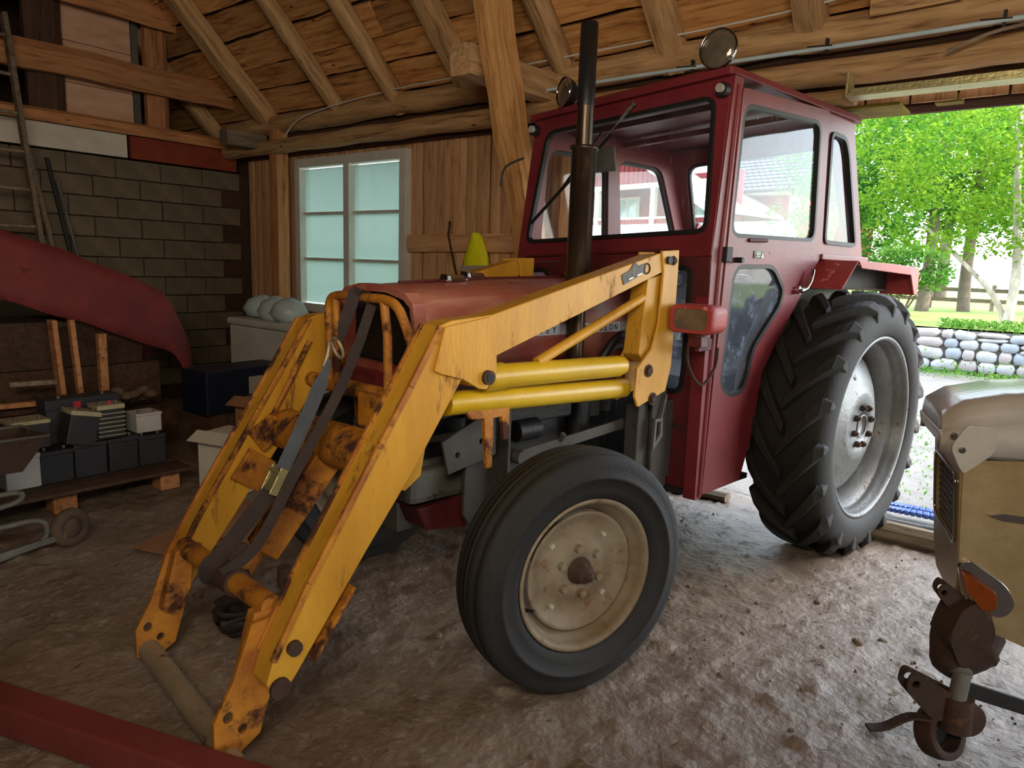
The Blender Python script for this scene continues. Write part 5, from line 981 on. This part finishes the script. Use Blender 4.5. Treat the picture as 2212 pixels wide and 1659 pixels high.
# wire mesh scrap, twigs, stones on the floor
rs_ = random.Random(5)
PEB = paint('pebble', (120, 104, 88), (96, 80, 66), 9, None, rough=.9)
def pebble_mesh(seed):
    bm = bmesh.new(); bmesh.ops.create_icosphere(bm, subdivisions=2, radius=1)
    for v in bm.verts: v.co *= 1+.25*noise.noise(v.co*1.3+V((seed, 0, 0))); v.co.z *= .6
    me = bpy.data.meshes.new('stone'); bm.to_mesh(me); bm.free(); me.materials.append(PEB); return me
pm = [pebble_mesh(k*3.1) for k in range(4)]
spots = [(-1.62, 1.93, .021), (-1.80, 1.86, .020), (-1.73, 1.80, .012), (-.52, 2.92, .022), (-.45, 3.02, .016), (-.62, 2.80, .013), (-.75, 3.2, .015), (-.95, 3.0, .012), (-1.25, 2.95, .012), (-.85, 2.35, .011), (-1.1, 1.55, .013), (-.55, 2.2, .012), (-2.0, 1.3, .010), (-2.6, 1.0, .010), (-.9, 2.7, .011)]
gt = MB()
for k in range(400):
    x_, y_, r_ = rs_.uniform(-3.4, .3), rs_.uniform(.7, 4.1), rs_.uniform(.002, .007); gt.box((x_, y_, fz(x_, y_)+r_*.4), (r_*2, r_*1.6, r_*1.2), (rs_.uniform(0, 3), rs_.uniform(0, 3), rs_.uniform(0, 3)), top=(.6, .6))
o = gt.build('grit', PEB); tag(o, 'fine grit scattered over the earth floor', 'grit', kind='stuff')
for i, (x_, y_, r_) in enumerate(spots):
    o = bpy.data.objects.new('stone', pm[i % 4]); C.objects.link(o); o.location = (x_, y_, fz(x_, y_)+r_*.3); o.scale = (r_, r_*rs_.uniform(.7, 1.2), r_*.9); o.rotation_euler = (0, 0, rs_.uniform(0, 6)); tag(o, ('larger brown stone on the floor left of the near front tyre', 'brown stone just left of the larger one by the near front tyre', 'smallest of the three stones left of the near front tyre',
        'largest stone on the right floor, between the cab and the gear housing', 'stone behind the largest one on the right floor', 'small stone nearest to the largest one on the right floor', 'stone near the rear tyre on the open floor', 'tiny stone midway between the front and rear tyre',
        'tiny stone behind the near front tyre', 'tiny stone in front of the gear housing', 'stone on the bottom middle floor below the front tyre', 'stone right beside the gear housing', 'tiny stone between the loader tip and the front tyre', 'tiny stone left of the loader frame', 'tiny stone on the right floor in the open middle')[i], 'stone', 'loose stones on the floor')
LFM = paint('dry_leaf', (128, 102, 72), (98, 74, 50), 9, None, rough=.9)
m = MB()
for k in range(320):
    x_, y_ = rs_.uniform(-3.6, .3), rs_.uniform(.6, 4.1); a = rs_.uniform(0, 6.3); L_ = rs_.uniform(.01, .04); w_ = rs_.choice((.0015, .002, .005)); c_ = V((x_, y_, fz(x_, y_)+.006)); d_ = V((cos(a), sin(a), rs_.uniform(-.15, .3)))*L_; n_ = V((-sin(a), cos(a), rs_.uniform(-.3, .3)))*w_
    m.add([c_-d_, c_+n_, c_+d_, c_-n_+V((0, 0, .002))], [(0, 1, 2), (0, 2, 3)])
o = m.build('chaff', LFM); tag(o, 'straw bits and dry leaf scraps scattered over the floor', 'straw', kind='stuff')
# ================================================================== THE YARD OUTSIDE
# dry stone wall at Y 13
STN = [paint('stone_grey', (160, 166, 176), (138, 144, 152), 3, (96, 92, 60), .66, 6, .9, bump=.4, bscale=14), paint('stone_pink', (176, 166, 166), (156, 148, 146), 3, (120, 112, 70), .64, 5, .9, bump=.4, bscale=14), paint('stone_pale', (186, 188, 190), (160, 160, 162), 3, None, rough=.9, bump=.4, bscale=14)]
sw = MB(); sw.b2((0, .10, 0), (9.2, .42, .60)); swall = sw.build('stone_wall', paint('wall_core', (104, 100, 90), None, 3, None, rough=1), None, 0, loc=(-5.2, 13.0, 0)); tag(swall, 'low dry-stone wall of rounded grey and pinkish boulders across the yard', 'wall')
rw_ = random.Random(11)
for (z0, hh) in ((0, .20), (.185, .19), (.36, .16), (.505, .145)):
    x_ = rw_.uniform(-.1, .1)
    while x_ < 9.1:
        w_ = rw_.uniform(.15, .42); npt = 10; poly = []; sp_ = rw_.random() < .25
        parts_ = [(0, hh)] if not sp_ else [(0, hh*.45), (hh*.45, hh*.55)]
        for (dz, h1) in parts_:
            poly = []
            for k in range(npt):
                a = 2*pi*(k+.5)/npt; m_ = max(abs(cos(a)), abs(sin(a))); e_ = rw_.uniform(.05, .5); rx = (cos(a)/m_*(1-e_)+cos(a)*e_); rz = (sin(a)/m_*(1-e_)+sin(a)*e_); poly.append((rx*(w_/2-.003)*rw_.uniform(.93, 1.06), rz*(h1/2-.002)*rw_.uniform(.9, 1.14)))
            vs = [(a, .03, b) for a, b in poly]+[(a*.93, -.03, b*.9) for a, b in poly]+[(a*.6, -.052, b*.6) for a, b in poly]+[(0, -.056, 0)]
            fs = [(k, (k+1) % npt, npt+(k+1) % npt, npt+k) for k in range(npt)]+[(npt+k, npt+(k+1) % npt, 2*npt+(k+1) % npt, 2*npt+k) for k in range(npt)]+[(2*npt+k, 2*npt+(k+1) % npt, 3*npt) for k in range(npt)]
            m = MB(); m.add(vs, fs, True); o = m.build('stone', rw_.choice(STN), swall); o.location = (x_+w_/2, .06+.02*rw_.random(), z0+dz+h1/2+.02*noise.noise(V((x_*2, z0, 0)))); o.rotation_euler = (0, rw_.uniform(-.14, .14), 0)
        x_ += w_
LEAFA = leafmat('leaf_bright', (70, 124, 28), (144, 172, 58)); LEAFB = leafmat('leaf_deep', (44, 100, 38), (104, 150, 62)); LEAFC = leafmat('leaf_low', (50, 108, 42), (112, 150, 64))
BARK = paint('birch_bark', (200, 190, 176), (150, 138, 124), 8, (60, 54, 48), .6, 9, .9, stretch=(1, 1, .4)); BARKD = paint('dark_bark', (120, 104, 92), (90, 78, 68), 6, None, rough=.9)
def foliage(name, blobs, n, sz, mat, parent, rg):
    m = MB(); tot = sum(b[3]*b[4]*b[5] for b in blobs); V_ = m.v; F_ = m.f
    for (cx, cy, cz_, rx, ry, rz) in blobs:
        for k in range(int(n*rx*ry*rz/tot)):
            while True:
                a, b, c = rg.uniform(-1, 1), rg.uniform(-1, 1), rg.uniform(-1, 1); d = a*a+b*b+c*c
                if d < 1 and d > .1: break
            x_, y_, z_ = cx+a*rx, cy+b*ry, cz_+c*rz
            if noise.noise(V((x_*1.5, y_*1.5, z_*1.9))) < -.12: continue
            s_ = sz*rg.uniform(.6, 1.25); t1, t2 = rg.uniform(0, 6.28), rg.uniform(-.9, .9); ux, uy, uz = cos(t1)*cos(t2), sin(t1)*cos(t2), sin(t2)
            t3 = t1+1.57+rg.uniform(-.4, .4); wx, wy, wz = cos(t3)*.55, sin(t3)*.55, rg.uniform(-.4, .4)
            i = len(V_); V_ += [(x_-ux*s_, y_-uy*s_, z_-uz*s_), (x_+wx*s_, y_+wy*s_, z_+wz*s_), (x_+ux*s_, y_+uy*s_, z_+uz*s_-s_*.2), (x_-wx*s_, y_-wy*s_, z_-wz*s_)]; F_.append((i, i+1, i+2, i+3))
    m.sm = [False]*len(m.f)
    me = bpy.data.meshes.new(name); me.from_pydata(m.v, [], m.f); me.update(); me.materials.append(mat); o = bpy.data.objects.new(name, me); C.objects.link(o); o.parent = parent; o['kind'] = 'stuff'; return o
def tree(base, trunks, blobs, n, sz, mat, label, bark, seed, name='tree', cat='tree', group=None):
    rg = random.Random(seed); e = empty(name, base, 0, label, cat, group)
    for tr in trunks:
        m = MB(); pts = smooth_path(tr[0], 4); N = len(pts); m.tube(pts, [tr[1]+(tr[2]-tr[1])*i/(N-1) for i in range(N)], 9); m.build('trunk', bark, e)
    foliage('foliage', blobs, n, sz, mat, e, rg); return e
# positions follow the view through the opening: birch trio on the lawn edge, maples behind, shrub, hedge
def W(x, y): return (x, y, yz(x, y))
tree(W(-.95, 14.6), [([(0, 0, 0), (.02, 0, 1.0), (-.15, .1, 2.4), (-.3, 0, 4.2)], .085, .04), ([(.0, .1, 0), (-.25, 0, .55), (-.75, -.1, 1.1), (-1.4, 0, 1.7)], .06, .02), ([(.25, .2, 0), (.4, .2, 1.2), (.6, .1, 3.0)], .08, .035)],
     [(-.9, -.2, 3.3, 2.3, 1.5, 1.9), (-1.6, -.3, 2.1, 1.2, .9, .75), (.6, 0, 2.5, 1.5, 1.1, 1.6), (-.6, 0, 1.6, 1.4, .8, .45), (1.4, 0, 1.5, 1.0, .8, .9)], 19000, .055, LEAFA, 'birch clump with pale trunks on the lawn edge above the stone wall', BARK, 1)
tree(W(-3.0, 19.5), [([(0, 0, 0), (.05, 0, 1.0), (0, 0, 4)], .16, .1)], [(-.2, 0, 3.7, 2.2, 1.6, 2.2), (-1.4, -.5, 2.6, 1.7, 1.2, 1.2), (1.2, 0, 3.0, 1.6, 1.3, 1.3)], 13000, .07, LEAFB, 'broad green tree with a thick trunk, left of the fence gap', BARKD, 2)
tree(W(-2.25, 20.5), [([(0, 0, 0), (-.05, 0, 1.2), (0, 0, 4)], .15, .1)], [(.4, 0, 3.6, 2.2, 1.4, 1.9), (.2, 0, 2.6, 1.3, 1.2, .7)], 8000, .07, LEAFA, 'green tree with a thick trunk by the fence, right of the broad one', BARKD, 3)
tree(W(-4.6, 17.5), [([(0, 0, 0), (.1, 0, 1.5), (0, 0, 4)], .10, .06)], [(.3, 0, 3.6, 1.9, 1.2, 2.3), (.0, 0, 2.0, 1.6, 1.1, 1.3), (.9, .3, 1.2, .9, .8, .7)], 17000, .062, LEAFB, 'dense green tree seen just right of the cab', BARKD, 4)
tree(W(-2.85, 16.3), [([(0, 0, 0), (.25*cos(a), .2*sin(a), .5), (.5*cos(a), .4*sin(a), 1.0)], .022, .01) for a in (0, 1.1, 2.2, 3.3, 4.4, 5.5)], [(0, 0, .95, .85, .7, .55), (-.6, 0, .75, .5, .4, .45)], 5200, .05, LEAFC, 'low many-stemmed green shrub on the lawn', BARKD, 5, 'shrub', 'shrub')
tree(W(-15, 40), [([(0, 0, 0), (0, 0, 5)], .3, .2)], [(0, 0, 8.5, 6, 3, 4.0), (8, 0, 8, 6, 3, 3.5)], 14000, .22, LEAFB, 'row of tall trees behind the red house', BARKD, 6)
tree(W(3.0, 22), [([(0, 0, 0), (0, 0, 4)], .2, .12)], [(0, 0, 4, 3.2, 2, 3)], 9000, .10, LEAFB, 'tree outside the right edge of the opening', BARKD, 8)
tree(W(-4.5, 33), [([(0, 0, 0), (0, 0, 4)], .25, .15)], [(0, 0, 6.4, 5, 2, 4.2), (4.5, 1, 5.6, 3.5, 2, 3.8)], 15000, .16, LEAFA, 'tall light-green tree far behind the lawn fence', BARKD, 12)
tree(W(-24, 36), [([(0, 0, 0), (0, 0, 5)], .3, .2)], [(0, 0, 8, 5, 3, 5.0)], 9000, .24, LEAFC, 'dark tree left behind the red gable', BARKD, 7)
# ground cover on the wall top and foot
def cover(name, x0, x1, y0, y1, zb, n, sz, mat, label, seed, zf=None):
    rg = random.Random(seed); m = MB()
    for k in range(n):
        x_, y_ = rg.uniform(x0, x1), rg.uniform(y0, y1); z_ = (zf(x_, y_) if zf else zb)+rg.uniform(0, sz*1.6); s_ = sz*rg.uniform(.5, 1.1); a = rg.uniform(0, 6.28)
        i = len(m.v); m.v += [(x_, y_, z_-s_*.4), (x_+.5*s_*cos(a), y_+.5*s_*sin(a), z_+.2*s_), (x_+1.2*s_*cos(a+.5), y_+1.2*s_*sin(a+.5), z_+.45*s_), (x_+.3*s_*cos(a+1.2), y_+.3*s_*sin(a+1.2), z_+.35*s_)]; m.f.append((i, i+1, i+2, i+3)); m.sm.append(False)
    o = m.build(name, mat); tag(o, label, 'plants', kind='stuff'); return o
cover('wall_top_plants', -1.75, 2.5, 13.15, 13.9, .66, 1500, .09, LEAFC, 'leafy green perennials along the top of the stone wall', 21)
cover('wall_foot_weeds', -3.4, 2.0, 12.1, 12.95, .0, 2600, .045, LEAFC, 'green weeds at the foot of the stone wall', 22)
cover('wall_creeper', -1.9, 1.5, 12.90, 12.97, .05, 170, .05, LEAFA, 'little bright plants growing out of the stone joints', 23, lambda x_, y_: .05+.5*abs(noise.noise(V((x_*3, 0, 7)))))
cover('verge_grass', -1.6, .6, 4.8, 8.6, .0, 2200, .028, LEAFC, 'short grass tufts in the gravel outside the opening', 24)
# rail fence at the far lawn edge
fen_ = empty('rail_fence', W(-4.6, 22.0), 0, 'grey rail fence at the far side of the lawn', 'fence')
for k in range(8): m = MB(); m.box((k*1.4, 0, .35), (.09, .09, .7)); m.build('post', W_GREY, fen_)
for z_ in (.28, .55): m = MB(); m.b2((0, -.03, z_-.05), (9.8, .0, z_+.05)); m.build('rail', W_GREY, fen_)
# road and sunlit field beyond
# red house: porch gable in front, tiled wing behind
HU = V((.985, -.174, 0)).normalized(); HYAW = atan2(HU.y, HU.x)
H = empty('house', (-14, 24, 0), HYAW, 'red wooden house with white trim, a porch gable and a black tiled roof', 'house')
HRED = paint('house_red', (124, 38, 40), (108, 32, 34), 4, None, rough=.9, stretch=(6, 6, .5)); HWHT = paint('house_white', (180, 180, 166), None, 3, None, rough=.7, bump=0); HBAT = paint('house_batten', (100, 30, 32), None, 3, None, rough=.9, bump=0)
TILE = paint('roof_tile', (40, 50, 68), (30, 38, 54), 4, None, rough=.35, bump=.1)
gab = [(-3.9, .9), (3.9, .9), (3.9, 3.42), (0, 5.72), (-3.9, 3.42)]
m = MB(); m.prism([[(-2.2, 4.44), (2.2, 4.44), (0, 5.72)]], lambda a, b: V((a, 0, b)), lambda a, b: V((a, .06, b))); m.prism([[(-3.9, 3.42), (-2.2, 4.44), (-2.2, 4.42), (-3.7, 3.42)]], lambda a, b: V((a, 0, b)), lambda a, b: V((a, .06, b))); gw = m.build('gable_boards', HRED, H)
for k in range(19):
    a = -2.0+k*.222; h_ = 5.72-.59*abs(a); m = MB(); m.b2((a-.022, -.03, 4.44), (a+.022, 0, h_)); m.build('batten', HBAT, gw)
for s_ in (1, -1):
    m = MB(); m.bar((s_*-.10, -.35, 5.88+.04), (s_*4.3, -.35, 3.34), .05, .26, up=(0, 0, 1)); m.build('verge_board', HWHT, H)
    m = MB(); m.bar((0, 1.9, 6.02), (s_*4.4, 1.9, 3.43), 4.6, .10, up=(0, 0, 1)); m.build('porch_roof', paint('porch_roof%d' % s_, (170, 170, 166), (150, 150, 148), 5, None, rough=.5), H)
m = MB(); m.b2((-3.9, -.06, 4.34), (3.9, .10, 4.52)); m.build('porch_beam', HWHT, H)
for a in (-3.8, -1.25, 1.44, 3.8): m = MB(); m.b2((a-.10, -.06, 2.0), (a+.10, .12, 4.4)); m.build('porch_post', HWHT, H)
m = MB(); m.b2((-3.8, -.04, 3.24), (3.8, .06, 3.32)); m.build('porch_rail', HWHT, H)
for k in range(48):
    a = -3.75+k*.158; m = MB(); m.b2((a, -.02, 2.3), (a+.135, .02, 3.24)); m.build('rail_board', HRED, H)
m = MB(); m.b2((-3.9, 1.8, .8), (3.9, 1.9, 5.0)); m.build('porch_wall', HRED, H)
for (a0, a1, b0, b1) in ((2.15, 3.0, 3.25, 4.0), (-1.6, -.7, 2.3, 4.15)):
    m = MB(); m.b2((a0-.12, 1.72, b0-.1), (a1+.12, 1.8, b1+.12)); w_ = m.build('window_frame', HWHT, H); m = MB(); m.b2((a0, 1.70, b0), (a1, 1.715, b1)); m.build('pane', GLASSH, w_); m = MB(); m.b2(((a0+a1)/2-.03, 1.68, b0), ((a0+a1)/2+.03, 1.70, b1)); m.b2((a0, 1.68, (b0+b1)/2-.025), (a1, 1.70, (b0+b1)/2+.025)); m.build('glazing_bar', HWHT, w_)
m = MB(); m.b2((-7, 4.0, .8), (4.75, 11.0, 4.45)); m.build('wing_wall', HRED, H)
m = MB(); m.b2((4.55, 3.96, .8), (4.80, 4.0, 4.45)); m.b2((4.75, 3.96, .8), (4.80, 4.2, 4.45)); m.build('corner_board', HWHT, H)
m = MB(); m.b2((-7, 3.60, 4.30), (5.0, 3.66, 4.50)); m.b2((-7, 3.6, 4.30), (5.0, 4.0, 4.33)); m.build('eave_board', HWHT, H)
# tiles: courses of pantiles, each course its own wavy strip
tiles = MB(); Ls = 4.5; nc = 13
for r_ in range(nc):
    t0, t1 = r_/nc, (r_+1)/nc+.012; n = 200; vs = []
    for i in range(n+1):
        a = -7.2+12.35*i/n; wv = .035*abs(sin(i*pi/4.0))
        for t, dz in ((t0, .05), (t1, .0)): vs.append((a, 3.45+4.0*t, 4.42+2.25*t+wv+dz))
    tiles.add(vs, [(i*2, i*2+2, i*2+3, i*2+1) for i in range(n)], True)
o = tiles.build('roof_tiles', TILE, H); o['kind'] = 'stuff'; mm = o.modifiers.new('s', 'SOLIDIFY'); mm.thickness = .03
m = MB(); m.prism([[(3.45, 4.38), (7.5, 6.62), (11.5, 4.38)]], lambda a, b: V((-7, a, b)), lambda a, b: V((4.9, a, b))); m.build('roof_body', TILE, H)
m = MB(); m.b2((-2.0, 5.0, 5.4), (-1.3, 5.7, 7.2)); m.build('chimney', HWHT, H)
hdg = MB(); hdg.b2((0, 0, 0), (11, .5, 2.1)); hd_ = hdg.build('terrace_wall', STN[0], None, 0, loc=(-17.5, 22.4, .8), rot=(0, 0, HYAW)); tag(hd_, 'grey terrace wall under the house porch', 'wall')
